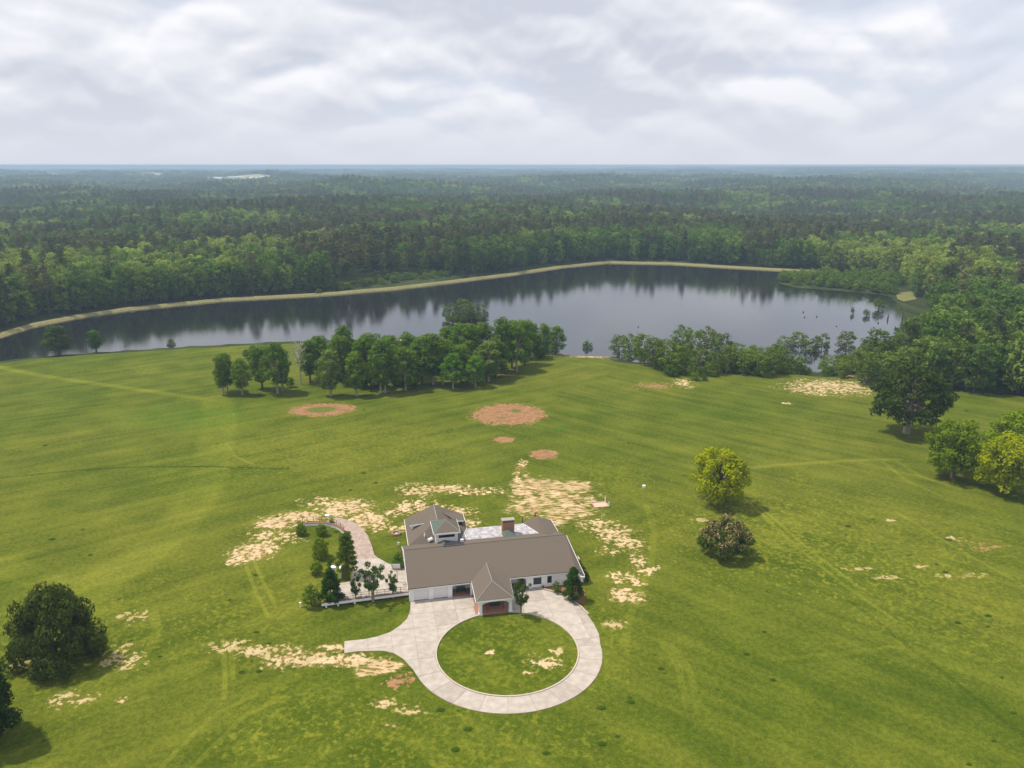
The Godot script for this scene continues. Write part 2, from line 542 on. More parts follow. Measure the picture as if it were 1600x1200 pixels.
# wheel and mower tracks: [half width in metres, lightness, pixels...]
const TRACKS := [
	[1.5, 0.28, [-40, 575, 60, 586, 150, 599, 240, 612, 310, 622, 350, 628]], [4.2, 0.2, [338, 622, 345, 660, 336, 700, 325, 745, 300, 790, 262, 840, 205, 880, 120, 930]], [0.45, -0.3, [0, 747, 120, 735, 230, 729, 330, 729, 450, 733]], [0.4, 0.3, [352, 690, 366, 712, 398, 727]],
	[0.9, 0.25, [1172, 731, 1240, 725, 1320, 720, 1405, 718]], [0.35, 0.3, [1165, 780, 1240, 850, 1320, 915, 1400, 970]], [0.35, 0.3, [1185, 790, 1260, 855, 1345, 920]], [0.4, -0.18, [1330, 940, 1460, 1040, 1600, 1150]], [0.3, 0.25, [1400, 800, 1500, 860, 1600, 915]], [0.5, 0.22, [1400, 720, 1440, 745, 1500, 765]], [0.5, 0.2, [1380, 722, 1415, 750, 1470, 775]],
	[0.3, 0.3, [385, 885, 400, 925, 418, 962]], [0.3, 0.3, [397, 878, 414, 915, 432, 950]], [2.6, 0.14, [0, 880, 60, 905, 120, 925, 170, 960]], [0.35, 0.25, [348, 1000, 352, 1060, 350, 1090]], [0.35, 0.25, [360, 1000, 364, 1060]], [0.6, 0.16, [1010, 790, 1022, 830, 1018, 880, 1000, 925, 985, 960, 975, 1010]], [0.5, 0.14, [1030, 1000, 1060, 1040, 1070, 1090]], [0.5, 0.14, [1040, 1000, 1075, 1040, 1090, 1095]],
	[0.5, -0.09, [1240, 1022, 1340, 1012, 1400, 1004]], [0.5, -0.08, [1230, 1036, 1320, 1028, 1420, 1020]], [0.5, 0.09, [1210, 1030, 1300, 1018, 1390, 1010]], [0.5, -0.12, [1080, 575, 1150, 600, 1240, 612]], [0.7, 0.2, [240, 960, 246, 985, 236, 1010, 210, 1040]], [0.35, 0.2, [250, 1200, 330, 1120, 400, 1085]], [0.35, 0.2, [300, 1200, 380, 1120, 440, 1090]], [0.35, 0.16, [20, 1180, 130, 1120, 230, 1090]],
]

func ground_picture(t0: Vector2, t1: Vector2, wide: int, high: int, framed: bool) -> ImageTexture:
	var scale_ := Vector2((t1.x - t0.x) / wide, (t1.y - t0.y) / high)
	# the lawn's own outline, soft shapes first
	var inside := PackedByteArray()
	inside.resize(256 * 152)
	var cell := Vector2((t1.x - t0.x) / 256.0, (t1.y - t0.y) / 152.0)
	for y in 152:
		for x in 256:
			inside[y * 256 + x] = 255 if Geometry2D.is_point_in_polygon(t0 + Vector2(x + 0.5, y + 0.5) * cell, lawn_outline) else 0
	var mask := Image.create_from_data(256, 152, false, Image.FORMAT_L8, inside)
	mask.resize(wide, high, Image.INTERPOLATE_BILINEAR)
	var lawn := mask.get_data()
	var tracks := PackedFloat32Array()
	tracks.resize(wide * high)
	for t in TRACKS:
		var px: Array = t[2]
		var line := PackedVector2Array()
		for i in range(0, px.size(), 2):
			var p := on_ground(px[i], px[i + 1])
			line.append(Vector2(p.x, p.z))
		for i in line.size() - 1:
			var a := line[i]
			var b := line[i + 1]
			var r: float = t[0] * 1.4
			var lo := ((Vector2(minf(a.x, b.x), minf(a.y, b.y)) - Vector2(r, r)) - t0) / scale_
			var hi := ((Vector2(maxf(a.x, b.x), maxf(a.y, b.y)) + Vector2(r, r)) - t0) / scale_
			for y in range(clampi(int(lo.y), 0, high), clampi(int(hi.y) + 1, 0, high)):
				for x in range(clampi(int(lo.x), 0, wide), clampi(int(hi.x) + 1, 0, wide)):
					var p := t0 + Vector2(x + 0.5, y + 0.5) * scale_
					var d := Geometry2D.get_closest_point_to_segment(p, a, b).distance_to(p)
					var w: float = t[1] * smoothstep(r, r * 0.55, d)
					if absf(w) > absf(tracks[y * wide + x]):
						tracks[y * wide + x] = w
	var broad := noise(61, 0.012, 3)
	var mid := noise(62, 0.07, 3)
	var grain := noise(63, 0.9, 3)
	var speck := noise(69, 2.6, 2)
	var streak_a := noise(64, 0.11, 3)
	var streak_b := noise(65, 0.11, 3)
	var clump := noise(66, 0.35, 2, FastNoiseLite.TYPE_CELLULAR)
	var data := PackedByteArray()
	data.resize(wide * high * 3)
	var green := PackedFloat32Array()   # red, green, blue of the finished grass, linear
	green.resize(wide * high * 3)
	for y in high:
		var z := t0.y + (y + 0.5) * scale_.y
		for x in wide:
			var wx := t0.x + (x + 0.5) * scale_.x
			var i := y * wide + x
			var g := grain.get_noise_2d(wx, z)
			var m := mid.get_noise_2d(wx, z)
			var q := speck.get_noise_2d(wx, z)
			var b := broad.get_noise_2d(wx, z)
			var s := streak_a.get_noise_2d((wx * 0.75 + z * 0.66) * 0.12, (wx * 0.66 - z * 0.75) * 2.2) if wx > 10.0 + b * 60.0 else streak_b.get_noise_2d((wx * 0.8 - z * 0.6) * 0.14, (wx * 0.6 + z * 0.8) * 2.0)
			# dryness: 0 lush, 1 straw
			var dry := clampf(0.36 + b * 0.3 + m * 0.2 + s * 0.3 + g * 0.16 + q * 0.14 + tracks[i] * 0.8, 0.0, 1.0)
			var tone := 0.92 + m * 0.14 + g * 0.2 + q * 0.22 + s * 0.1 + tracks[i] * 0.8
			var k := clump.get_noise_2d(wx * 0.55, z * 0.55)
			if k < -0.93 and m < 0.12:
				tone *= 0.62
				dry *= 0.4
			var red := lerpf(0.064, 0.155, dry) * tone
			var gre := lerpf(0.1, 0.158, dry) * tone
			var blu := lerpf(0.005, 0.019, dry) * tone
			var l := lawn[i] / 255.0 + g * 0.35 + m * 0.2
			if l < 0.5 or framed and (y < 8 or x < 8 or x > wide - 9):
				var f := 0.75 + g * 0.5 + m * 0.4
				red = 0.05 * f
				gre = 0.07 * f
				blu = 0.022 * f
			green[i * 3] = red
			green[i * 3 + 1] = gre
			green[i * 3 + 2] = blu
	var edge := noise(67, 0.3, 4)
	var flake := noise(68, 0.8, 5)
	flake.fractal_gain = 0.65
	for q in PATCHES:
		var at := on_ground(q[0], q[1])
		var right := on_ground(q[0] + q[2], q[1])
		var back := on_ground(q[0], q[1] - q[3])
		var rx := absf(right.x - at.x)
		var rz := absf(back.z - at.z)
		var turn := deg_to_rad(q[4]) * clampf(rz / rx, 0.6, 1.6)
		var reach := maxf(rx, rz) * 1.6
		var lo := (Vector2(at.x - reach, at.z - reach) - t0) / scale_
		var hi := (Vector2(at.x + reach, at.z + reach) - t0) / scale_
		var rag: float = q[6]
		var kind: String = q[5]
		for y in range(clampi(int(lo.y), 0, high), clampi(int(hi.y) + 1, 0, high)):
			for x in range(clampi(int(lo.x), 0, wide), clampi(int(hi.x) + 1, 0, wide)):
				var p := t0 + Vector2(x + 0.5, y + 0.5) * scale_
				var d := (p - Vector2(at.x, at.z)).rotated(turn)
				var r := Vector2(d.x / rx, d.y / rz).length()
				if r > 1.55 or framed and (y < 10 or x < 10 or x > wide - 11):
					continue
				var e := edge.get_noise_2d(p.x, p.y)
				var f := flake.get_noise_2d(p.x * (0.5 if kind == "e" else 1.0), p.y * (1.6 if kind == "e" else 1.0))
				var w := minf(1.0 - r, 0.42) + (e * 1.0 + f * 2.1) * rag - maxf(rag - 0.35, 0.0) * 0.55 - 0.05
				var i := (y * wide + x) * 3
				if kind == "g":
					w = smoothstep(0.0, 0.25, w) * 0.75
					green[i] = lerpf(green[i], 0.05 + f * 0.02, w); green[i + 1] = lerpf(green[i + 1], 0.125 + f * 0.04, w); green[i + 2] = lerpf(green[i + 2], 0.006, w)
				elif kind == "d":  # dry spots, and the painted sunlit areas of lawn
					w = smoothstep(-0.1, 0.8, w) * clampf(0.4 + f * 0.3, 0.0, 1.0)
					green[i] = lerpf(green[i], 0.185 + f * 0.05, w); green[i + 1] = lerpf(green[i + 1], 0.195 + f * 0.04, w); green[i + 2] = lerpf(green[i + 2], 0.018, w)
				elif kind == "r":
					w = smoothstep(0.0, 0.16, w)
					var t := 1.0 + f * 0.55 + e * 0.3
					green[i] = lerpf(green[i], 0.27 * t, w); green[i + 1] = lerpf(green[i + 1], 0.15 * t, w); green[i + 2] = lerpf(green[i + 2], 0.075 * t, w)
				else:
					var bare := smoothstep(0.0, 0.22, w)
					var straw := smoothstep(-0.55, 0.1, w) * 0.55
					var t := 1.0 + f * 0.35
					green[i] = lerpf(green[i], 0.24, straw); green[i + 1] = lerpf(green[i + 1], 0.2, straw); green[i + 2] = lerpf(green[i + 2], 0.06, straw)
					var pale := clampf(0.5 + e * 1.1 + (-0.15 if kind == "e" else 0.1), 0.0, 1.0)
					bare *= 0.92
					green[i] = lerpf(green[i], lerpf(0.46, 0.56, pale) * t, bare); green[i + 1] = lerpf(green[i + 1], lerpf(0.29, 0.42, pale) * t, bare); green[i + 2] = lerpf(green[i + 2], lerpf(0.165, 0.265, pale) * t, bare)
	for i in green.size():
		var l := maxf(green[i], 0.0)
		data[i] = clampi(int((1.055 * pow(l, 0.41667) - 0.055) * 255.0) if l > 0.0031 else int(l * 12.92 * 255.0), 0, 255)
	return ImageTexture.create_from_image(Image.create_from_data(wide, high, false, Image.FORMAT_RGB8, data))

# ---------------------------------------------------------------- lake and embankment
func make_lake() -> void:
	var s := Shape.new()
	var wider := Geometry2D.offset_polygon(lake_outline, 4.0)
	var outline: PackedVector2Array = wider[0]
	var order := Geometry2D.triangulate_polygon(outline)
	for k in range(0, order.size(), 3):
		var q := []
		for j in 3:
			q.append(Vector3(outline[order[k + j]].x, WATER, outline[order[k + j]].y))
		s.tri_away(q[0], q[1], q[2], q[0] + Vector3.DOWN)
	var m := StandardMaterial3D.new()
	m.albedo_color = Color(0.01, 0.01, 0.012).linear_to_srgb()
	m.roughness = 0.06
	m.metallic_specular = 0.7
	m.uv1_triplanar = true
	m.uv1_world_triplanar = true
	m.uv1_scale = Vector3.ONE / 26.0
	m.normal_enabled = true
	m.normal_scale = 0.06
	var t := NoiseTexture2D.new()
	t.width = 512
	t.height = 512
	t.seamless = true
	t.as_normal_map = true
	t.bump_strength = 4.0
	t.noise = noise(71, 0.03, 4)
	m.normal_texture = t
	structure("lake", s.mesh(), m)
	# the embankment: a low bank with a mown straw-coloured crest along the far shore
	var bank := Shape.new()
	var crest := noise(72, 0.08, 3)
	for i in dam_line.size() - 1:
		var a := dam_line[i]
		var b := dam_line[i + 1]
		var n := maxi(1, int(a.distance_to(b) / 8.0))
		for k in n:
			var rows := []
			for e in 2:
				var f := (k + e) / float(n)
				var p := a.lerp(b, f)
				var before := dam_line[maxi(i - 1, 0)]
				var after := dam_line[mini(i + 2, dam_line.size() - 1)]
				var d := ((b - before).normalized() * (1.0 - f) + (after - a).normalized() * f).normalized()
				var out := Vector2(d.y, -d.x)     # away from the water
				var w := crest.get_noise_2d(p.x, p.y) * 0.8
				var row := []
				for c in [[-1.6 + w, -0.5], [0.4 + w, 0.75], [1.3, 1.15], [3.4, 1.2], [5.2, 0.4], [9.0, -1.2]]:
					row.append(Vector3(p.x + out.x * c[0], WATER + c[1], p.y + out.y * c[0]))
				rows.append(row)
			for c in 5:
				bank.quad_away(rows[0][c], rows[0][c + 1], rows[1][c + 1], rows[1][c], (rows[0][c] + rows[1][c + 1]) / 2.0 + Vector3.DOWN * 5.0)
	structure("embankment", bank.mesh(), grained(73, 0.04, Color(0.1, 0.11, 0.03), Color(0.38, 0.31, 0.17), 24.0, 1.0))
	# the islet
	var isle := Shape.new()
	var mid := at_level(728, 499, WATER)
	var mpp := metres_per_pixel(mid)
	var ring := []
	for k in 28:
		var a := TAU * k / 28.0
		var w := 1.0 + 0.16 * sin(a * 3.0 + 0.6) + 0.08 * sin(a * 7.0)
		ring.append(Vector3(cos(a) * 35.0 * mpp * w, -0.5, sin(a) * 8.0 * w))
	for k in 28:
		var a: Vector3 = ring[k]
		var b: Vector3 = ring[(k + 1) % 28]
		var up := Vector3(0, 1.25, 0)
		isle.quad_away(a, b, b * 0.72 + up, a * 0.72 + up, Vector3(0, -6, 0))
		isle.tri_away(a * 0.72 + up, b * 0.72 + up, Vector3(0, 1.2, 0), Vector3(0, -6, 0))
	structure("islet", isle.mesh(), grained(74, 0.03, Color(0.07, 0.085, 0.02), Color(0.17, 0.15, 0.06), 9.0, 1.0), mid)

# ---------------------------------------------------------------- fields and buildings far away
const SCRUB := [[[1208, 426], [1262, 427], [1330, 430], [1395, 436], [1425, 452], [1400, 466], [1320, 460], [1216, 448]], [[486, 463], [560, 446], [640, 436], [705, 432], [712, 441], [620, 455], [500, 465]], [[1335, 605], [1335, 545], [1380, 500], [1415, 470], [1452, 462], [1462, 500], [1458, 540], [1440, 575], [1400, 612]]]   # low scrub, no tall trees
var scrub_outlines := []
const CLEARINGS := [[[1568, 436], [1640, 428], [1640, 462], [1590, 463], [1572, 452]], [[60, 272.5], [250, 271.5], [310, 273.5], [250, 279.0], [70, 279.5]], [[316, 279], [420, 276], [445, 279], [400, 287.5], [320, 287]], [[1400, 459], [1425, 456], [1432, 468], [1412, 472], [1402, 468]]]
var clearing_outlines := []

func make_far_places() -> void:
	for q in SCRUB:
		scrub_outlines.append(flat(q, WATER))
	for c in CLEARINGS.size():
		var outline := PackedVector2Array()
		for q in CLEARINGS[c]:
			var p := on_ground(q[0], q[1])
			outline.append(Vector2(p.x, p.z))
		clearing_outlines.append(outline)
		var s := Shape.new()
		var lo := outline[0]
		var hi := outline[0]
		for q in outline:
			lo = lo.min(q)
			hi = hi.max(q)
		var near: bool = c in [0, 3]
		var step := 6.0 if near else 60.0
		var lift := 0.3 if near else 5.0
		var gx := lo.x
		while gx < hi.x:
			var gz := lo.y
			while gz < hi.y:
				for piece in Geometry2D.intersect_polygons(outline, PackedVector2Array([Vector2(gx, gz), Vector2(gx + step, gz), Vector2(gx + step, gz + step), Vector2(gx, gz + step)])):
					for k in range(1, piece.size() - 1):
						var q := []
						for w in [piece[0], piece[k], piece[k + 1]]:
							q.append(Vector3(w.x, height_at(w.x, w.y) + lift, w.y))
						s.tri_away(q[0], q[1], q[2], q[0] + Vector3.DOWN * 50.0)
				gz += step
			gx += step
		structure("field", s.mesh(), grained(75 + c, 0.02, Color(0.12, 0.14, 0.03) if c in [0, 3] else Color(0.22, 0.24, 0.12), Color(0.2, 0.18, 0.07) if c in [0, 3] else Color(0.38, 0.36, 0.23), 30.0 if c in [0, 3] else 300.0, 1.0))
	var rng := RandomNumberGenerator.new()
	rng.seed = 77
	var wall := paint(Color(0.75, 0.75, 0.74), 0.7)
	var roof := paint(Color(0.55, 0.56, 0.58), 0.6)
	for k in 9:
		var px := 330.0 + k * 10.5 + rng.randf_range(-3, 3)
		var p := on_ground(px, 280.6 + rng.randf_range(-1.2, 2.2))
		p.y = height_at(p.x, p.z) + 2.0
		var b := thing("farm_building", "white farm building with a pale roof in the distant clearing", "building", p, rng.randf_range(-0.5, 0.5), "farm buildings in the distant clearing")
		var l := rng.randf_range(9, 19)
		var w := rng.randf_range(6, 9)
		var h := rng.randf_range(4.5, 7.0)
		part(b, "wall", box_mesh(Vector3(-l, -4, -w), Vector3(l, h, w)), wall)
		var r := Shape.new()
		r.prism(PackedVector2Array([Vector2(-w - 1, h), Vector2(w + 1, h), Vector2(0, h + w * 0.45)]), -l - 1, l + 1, false)
		var o := part(b, "roof", r.mesh(), roof)
		o.rotation.y = PI / 2

# ---------------------------------------------------------------- the driveway
func on_ring(r: float, degrees: float) -> Vector2:
	return RING + Vector2(cos(deg_to_rad(degrees)), sin(deg_to_rad(degrees))) * r

func house_point(a: float, b: float) -> Vector2:
	var p := HOUSE_AT + Vector3(a, 0, -b).rotated(Vector3.UP, deg_to_rad(HOUSE_TURN))
	return Vector2(p.x, p.z)

func ring_angle(p: Vector2) -> float:
	return rad_to_deg((p - RING).angle())

func make_driveway() -> void:
	const INNER := 10.74
	const OUTER := 14.15
	var rng := RandomNumberGenerator.new()
	rng.seed = 81
	var left_trace := flat([[653, 1059], [645, 1046], [630, 1030], [615, 1021], [600, 1017.5], [560, 1018], [538, 1021], [538, 1002.5], [570, 999], [590, 995], [610, 988], [625, 978], [636, 967], [640.5, 956]])
	var right_trace := flat([[830, 919.6], [846, 921.5], [870, 927.5], [890, 937], [905, 948], [918, 961], [928, 975], [936, 991], [941, 1008]])
	var from := ring_angle(left_trace[0])           # where the ring leaves the apron by the garage
	var to := ring_angle(right_trace[right_trace.size() - 1])
	left_trace[0] = on_ring(OUTER, from)
	right_trace[right_trace.size() - 1] = on_ring(OUTER, to)
	var apron := PackedVector2Array()
	apron.append_array(left_trace)
	apron.append_array(PackedVector2Array([house_point(0.15, 0.0), house_point(7.2, 0.0), house_point(7.2, -0.02), house_point(10.45, -0.02), house_point(10.45, -5.9)]))
	var corner := ring_angle(house_point(10.45, -5.9))
	var start := corner + 360.0 if corner < from else corner
	for k in 13:
		apron.append(on_ring(INNER, lerpf(start, from, k / 12.0)))
	var side := PackedVector2Array([house_point(16.15, -6.05), house_point(16.15, -1.0), house_point(16.9, -0.02), house_point(19.9, -0.02)])
	side.append_array(right_trace)
	var near := ring_angle(house_point(16.15, -6.05))
	for k in 11:
		side.append(on_ring(INNER, lerpf(to, near, k / 10.0)))
	var drive := MeshInstance3D.new()
	var bed := Shape.new()
	for outline in [apron, side]:
		bed.prism(outline, -0.25, 0.035)
	var slabs := []
	var turn := deg_to_rad(HOUSE_TURN)
	for which in 2:
		var outline: PackedVector2Array = [apron, side][which]
		for i in range(-4, 10):
			for j in range(-1, 8):
				var a0: float = -0.03 + i * 3.58 if which == 0 else 17.0 + i * 4.1 - 3.0
				var w := 3.58 if which == 0 else 4.1
				var b0 := -j * 4.05
				var cell := PackedVector2Array([house_point(a0, b0), house_point(a0 + w, b0), house_point(a0 + w, b0 - 4.05), house_point(a0, b0 - 4.05)])
				for piece in Geometry2D.intersect_polygons(outline, cell):
					slabs.append(piece)
	var n := int(round((from - to) / 15.4))
	var ring := PackedVector2Array()
	for k in n:
		var f0 := lerpf(to, from, k / float(n))
		var f1 := lerpf(to, from, (k + 1) / float(n))
		var piece := PackedVector2Array()
		for q in 5:
			piece.append(on_ring(OUTER, lerpf(f0, f1, q / 4.0)))
		for q in 5:
			piece.append(on_ring(INNER, lerpf(f1, f0, q / 4.0)))
		slabs.append(piece)
		bed.prism(piece, -0.25, 0.035)
	drive.mesh = bed.mesh()
	drive.material_override = M.old_concrete
	drive.name = numbered("driveway")
	drive.set_meta("kind", "structure")
	add_child(drive)
	for piece in slabs:
		for smaller in Geometry2D.offset_polygon(piece, -0.022):
			var s := Shape.new().prism(smaller, 0.0, 0.085 + rng.randf_range(-0.006, 0.006))
			part(drive, "slab", s.mesh(), M.concrete[rng.randi() % 4 if rng.randf() < 0.7 else 0])
	# kerbs: round the grass circle, and along the planting bed
	var kerb := Shape.new()
	for k in range(0, 64):
		var f0 := lerpf(near, start, k / 64.0)
		var f1 := lerpf(near, start, (k + 1) / 64.0)
		kerb.prism(PackedVector2Array([on_ring(10.5, f0), on_ring(10.5, f1), on_ring(10.72, f1), on_ring(10.72, f0)]), -0.1, 0.17)
	part(drive, "kerb", kerb.mesh(), M.kerb)
	var edge := Shape.new()
	var run := PackedVector2Array([house_point(20.1, -0.1)])
	run.append_array(right_trace)
	for i in range(1, 6):
		var d := (run[i + 1] - run[i]).normalized()
		var o := Vector2(d.y, -d.x) * 0.28
		edge.prism(PackedVector2Array([run[i] + o * 0.15, run[i + 1] + o * 0.15, run[i + 1] + o, run[i] + o]), -0.1, 0.24)
	part(drive, "kerb", edge.mesh(), M.kerb)
	# the planting bed between the drive and the front wall
	var soil := flat([[832, 916.5], [870, 913.5], [905, 911.5], [915, 925], [913, 946], [900, 941], [888, 933], [870, 925], [848, 919.5]])
	structure("planting_bed", Shape.new().prism(soil, -0.1, 0.1).mesh(), M.mulch)

# ---------------------------------------------------------------- the house
# In the house's own axes: a runs along the front from the garage corner, b to the back, h up.
func lp(a: float, b: float, h: float) -> Vector3:
	return Vector3(a, h, -b)

func solid(points: Array, through: Vector3) -> ArrayMesh:
	var s := Shape.new()
	var m := Vector3.ZERO
	for p in points:
		m += p
	m = m / points.size() + through / 2.0
	for i in points.size():
		var a: Vector3 = points[i]
		var b: Vector3 = points[(i + 1) % points.size()]
		s.quad_away(a, b, b + through, a + through, m)
		if i > 0 and i < points.size() - 1:
			s.tri_away(points[0], a, b, m)
			s.tri_away(points[0] + through, a + through, b + through, m)
	return s.mesh()

func wall_with_holes(x0: float, x1: float, y0: float, y1: float, z0: float, z1: float, holes: Array) -> ArrayMesh:
	# holes: [x0, x1, y0, y1], left to right, apart from each other
	var s := Shape.new()
	var x := x0
	for q in holes:
		s.box(Vector3(x, y0, z0), Vector3(q[0], y1, z1))
		if q[2] > y0:
			s.box(Vector3(q[0], y0, z0), Vector3(q[1], q[2], z1))
		if q[3] < y1:
			s.box(Vector3(q[0], q[3], z0), Vector3(q[1], y1, z1))
		x = q[1]
	s.box(Vector3(x, y0, z0), Vector3(x1, y1, z1))
	return s.mesh()

func window(parent: Node, x0: float, x1: float, y0: float, y1: float, z: float, panes := 1) -> void:
	var s := Shape.new()
	var w := 0.07
	s.box(Vector3(x0, y0, z - 0.12), Vector3(x0 + w, y1, z - 0.02))
	s.box(Vector3(x1 - w, y0, z - 0.12), Vector3(x1, y1, z - 0.02))
	s.box(Vector3(x0 + w, y0, z - 0.12), Vector3(x1 - w, y0 + w, z - 0.02))
	s.box(Vector3(x0 + w, y1 - w, z - 0.12), Vector3(x1 - w, y1, z - 0.02))
	for k in range(1, panes):
		var m := lerpf(x0, x1, k / float(panes))
		s.box(Vector3(m - w / 2, y0 + w, z - 0.12), Vector3(m + w / 2, y1 - w, z - 0.02))
	var f := part(parent, "window", s.mesh(), M.frame)
	for k in panes:
		var a := lerpf(x0, x1, k / float(panes)) + w / 2
		var b := lerpf(x0, x1, (k + 1) / float(panes)) - w / 2
		part(f, "pane", box_mesh(Vector3(a, y0 + w, z - 0.1), Vector3(b, y1 - w, z - 0.08)), M.glass)

func arch(x0: float, x1: float, top: float, ends: float, mid: float) -> PackedVector2Array:
	# a beam whose underside is a flat arch
	var q := PackedVector2Array([Vector2(x0, top), Vector2(x1, top)])
	for k in 13:
		var f := 1.0 - k / 12.0
		q.append(Vector2(lerpf(x0, x1, f), ends + (mid - ends) * pow(maxf(0.0, 1.0 - pow(absf(f * 2.0 - 1.0), 3.0)), 0.6)))
	return q

func make_house() -> void:
	var h := thing("house", "low white ranch house with brown shingle roofs, two garage doors and a hipped entrance porch", "house", HOUSE_AT, deg_to_rad(HOUSE_TURN))
	# walls
	part(h, "wall", wall_with_holes(0.0, 7.14, 0.0, 2.5, -0.25, 0.0, [[0.74, 3.17, 0.0, 2.05], [3.98, 6.4, 0.0, 2.05]]), M.siding)
	part(h, "wall", wall_with_holes(19.85, 28.6, 0.0, 2.5, -0.25, 0.0, [[21.1, 22.53, 0.7, 2.0], [23.55, 24.34, 0.75, 2.05]]), M.siding)
	for x in [[0.003, 0.25], [28.35, 28.597]]:
		part(h, "wall", solid([Vector3(x[0], 0, -0.252), Vector3(x[0], 2.5, -0.252), Vector3(x[0], 5.25, -7.9), Vector3(x[0], 3.5, -12.9), Vector3(x[0], 0, -12.9)], Vector3(x[1] - x[0], 0, 0)), M.siding)
	part(h, "wall", box_mesh(Vector3(0.25, 0, -12.9), Vector3(28.35, 3.4, -12.65)), M.siding)
	for r in [[7.0, 10.7], [16.3, 20.1]]:
		part(h, "porch_wall", box_mesh(Vector3(r[0], 0.0, -2.5), Vector3(r[1], 3.1, -2.3)), M.siding)
	part(h, "porch_wall", box_mesh(Vector3(6.9, 0.0, -2.3), Vector3(7.14, 2.5, -0.252)), M.siding)
	part(h, "porch_wall", box_mesh(Vector3(19.85, 0.0, -2.3), Vector3(20.08, 2.5, -0.252)), M.siding)
	window(h, 7.9, 9.5, 1.25, 2.0, -2.18, 2)
	window(h, 17.0, 18.5, 1.25, 2.0, -2.18, 2)
	part(h, "door", box_mesh(Vector3(18.85, 0.12, -2.298), Vector3(19.75, 2.15, -2.24)), M.frame)
	window(h, 21.1, 22.53, 0.7, 2.0, -0.02, 2)
	window(h, 23.55, 24.34, 0.75, 2.05, -0.02, 1)
	# entrance wall behind the porch swing
	part(h, "porch_wall", box_mesh(Vector3(10.7, 0.0, -2.5), Vector3(16.3, 3.1, -2.3)), M.brick)
	part(h, "door", box_mesh(Vector3(12.6, 0.12, -2.298), Vector3(14.3, 2.2, -2.23)), M.wood)
	# porch floors of brick
	part(h, "porch_floor", box_mesh(Vector3(7.14, -0.2, -2.3), Vector3(10.5, 0.1, 0.0)), M.paving)
	part(h, "porch_floor", box_mesh(Vector3(10.5, -0.2, -2.3), Vector3(16.1, 0.13, 6.5)), M.paving)
	part(h, "porch_floor", box_mesh(Vector3(10.1, -0.2, 3.6), Vector3(10.5, 0.11, 6.2)), M.paving)
	part(h, "porch_floor", box_mesh(Vector3(16.1, -0.2, -2.3), Vector3(19.85, 0.1, 0.0)), M.paving)
	# garage doors, four sections each
	for x in [[0.74, 3.17], [3.98, 6.4]]:
		var d := part(h, "garage_door", box_mesh(Vector3(x[0], 0.03, -0.2), Vector3(x[1], 0.09, -0.1)), M.dark_metal)
		for k in 4:
			part(d, "panel", box_mesh(Vector3(x[0] + 0.01, 0.1 + k * 0.4875, -0.2), Vector3(x[1] - 0.01, 0.57 + k * 0.4875, -0.11)), M.door)
	# arched beams over the porches
	part(h, "beam", Shape.new().prism(arch(7.14, 10.5, 2.5, 1.8, 2.24), -0.24, -0.01, false).mesh(), M.siding)
	part(h, "beam", Shape.new().prism(arch(16.3, 19.85, 2.5, 1.8, 2.24), -0.24, -0.01, false).mesh(), M.siding)
	part(h, "beam", Shape.new().prism(arch(11.1, 15.55, 2.55, 1.75, 2.2), 6.1, 6.42, false).mesh(), M.siding)
	for x in [10.62, 15.55]:
		var p := part(h, "pillar", box_mesh(Vector3(x, 0.0, 6.02), Vector3(x + 0.5, 2.55, 6.48)), M.trim)
		part(p, "base", box_mesh(Vector3(x - 0.06, 0.0, 5.96), Vector3(x + 0.56, 0.3, 6.54)), M.trim)
	for x in [10.62, 15.75]:
		part(h, "pillar", box_mesh(Vector3(x, 0.0, 0.05), Vector3(x + 0.4, 2.55, 0.45)), M.trim)
		part(h, "beam", box_mesh(Vector3(x + 0.08, 2.2, 0.452), Vector3(x + 0.36, 2.55, 6.018)), M.trim)
	part(h, "pillar", box_mesh(Vector3(10.2, 0.0, -0.2), Vector3(10.55, 2.5, 0.02)), M.trim)
	# roofs
	var down := Vector3(0, -0.16, 0)
	var front := part(h, "roof", solid([lp(-0.25, -0.38, 2.62), lp(28.68, -0.2, 2.62), lp(28.86, 8.05, 5.5), lp(-0.25, 7.9, 5.5)], down), M.shingle)
	part(h, "roof", solid([lp(-0.25, 7.9, 5.5), lp(28.86, 8.05, 5.5), lp(28.86, 13.1, 3.7), lp(-0.25, 13.1, 3.7)], down), M.shingle)
	part(h, "roof", solid([lp(28.87, 8.0, 5.49), lp(28.7, -0.2, 2.6), lp(30.0, -0.45, 1.8), lp(29.05, 8.0, 5.3)], down), M.shingle)
	part(h, "ridge_cap", Shape.new().tube([lp(-0.25, 7.9, 5.48), lp(28.86, 8.05, 5.48)], [0.09, 0.09]).mesh(), M.shingle)
	part(h, "fascia", box_mesh(Vector3(-0.27, 2.34, 0.3), Vector3(10.2, 2.5, 0.36)), M.trim)
	part(h, "fascia", solid([Vector3(17.0, 2.34, 0.27), Vector3(28.7, 2.34, 0.14), Vector3(28.7, 2.5, 0.14), Vector3(17.0, 2.5, 0.27)], Vector3(0, 0, 0.06)), M.trim)
	part(h, "fascia", solid([lp(-0.3, -0.38, 2.6), lp(-0.3, 7.9, 5.48), lp(-0.3, 13.1, 3.68), lp(-0.3, 13.1, 3.45), lp(-0.3, 7.9, 5.25), lp(-0.3, -0.38, 2.38)], Vector3(0.045, 0, 0)), M.trim)
	part(h, "fascia", solid([lp(29.05, 8.0, 5.32), lp(30.02, -0.47, 1.83), lp(30.02, -0.47, 1.6), lp(29.05, 8.0, 5.1)], Vector3(0.07, 0, 0)), M.trim)
	part(h, "wing_wall", solid([lp(28.75, -0.25, 0.0), lp(29.9, -0.3, 0.0), lp(29.9, -0.3, 1.55), lp(28.75, -0.25, 2.3)], Vector3(0, 0, -0.3)), M.siding)
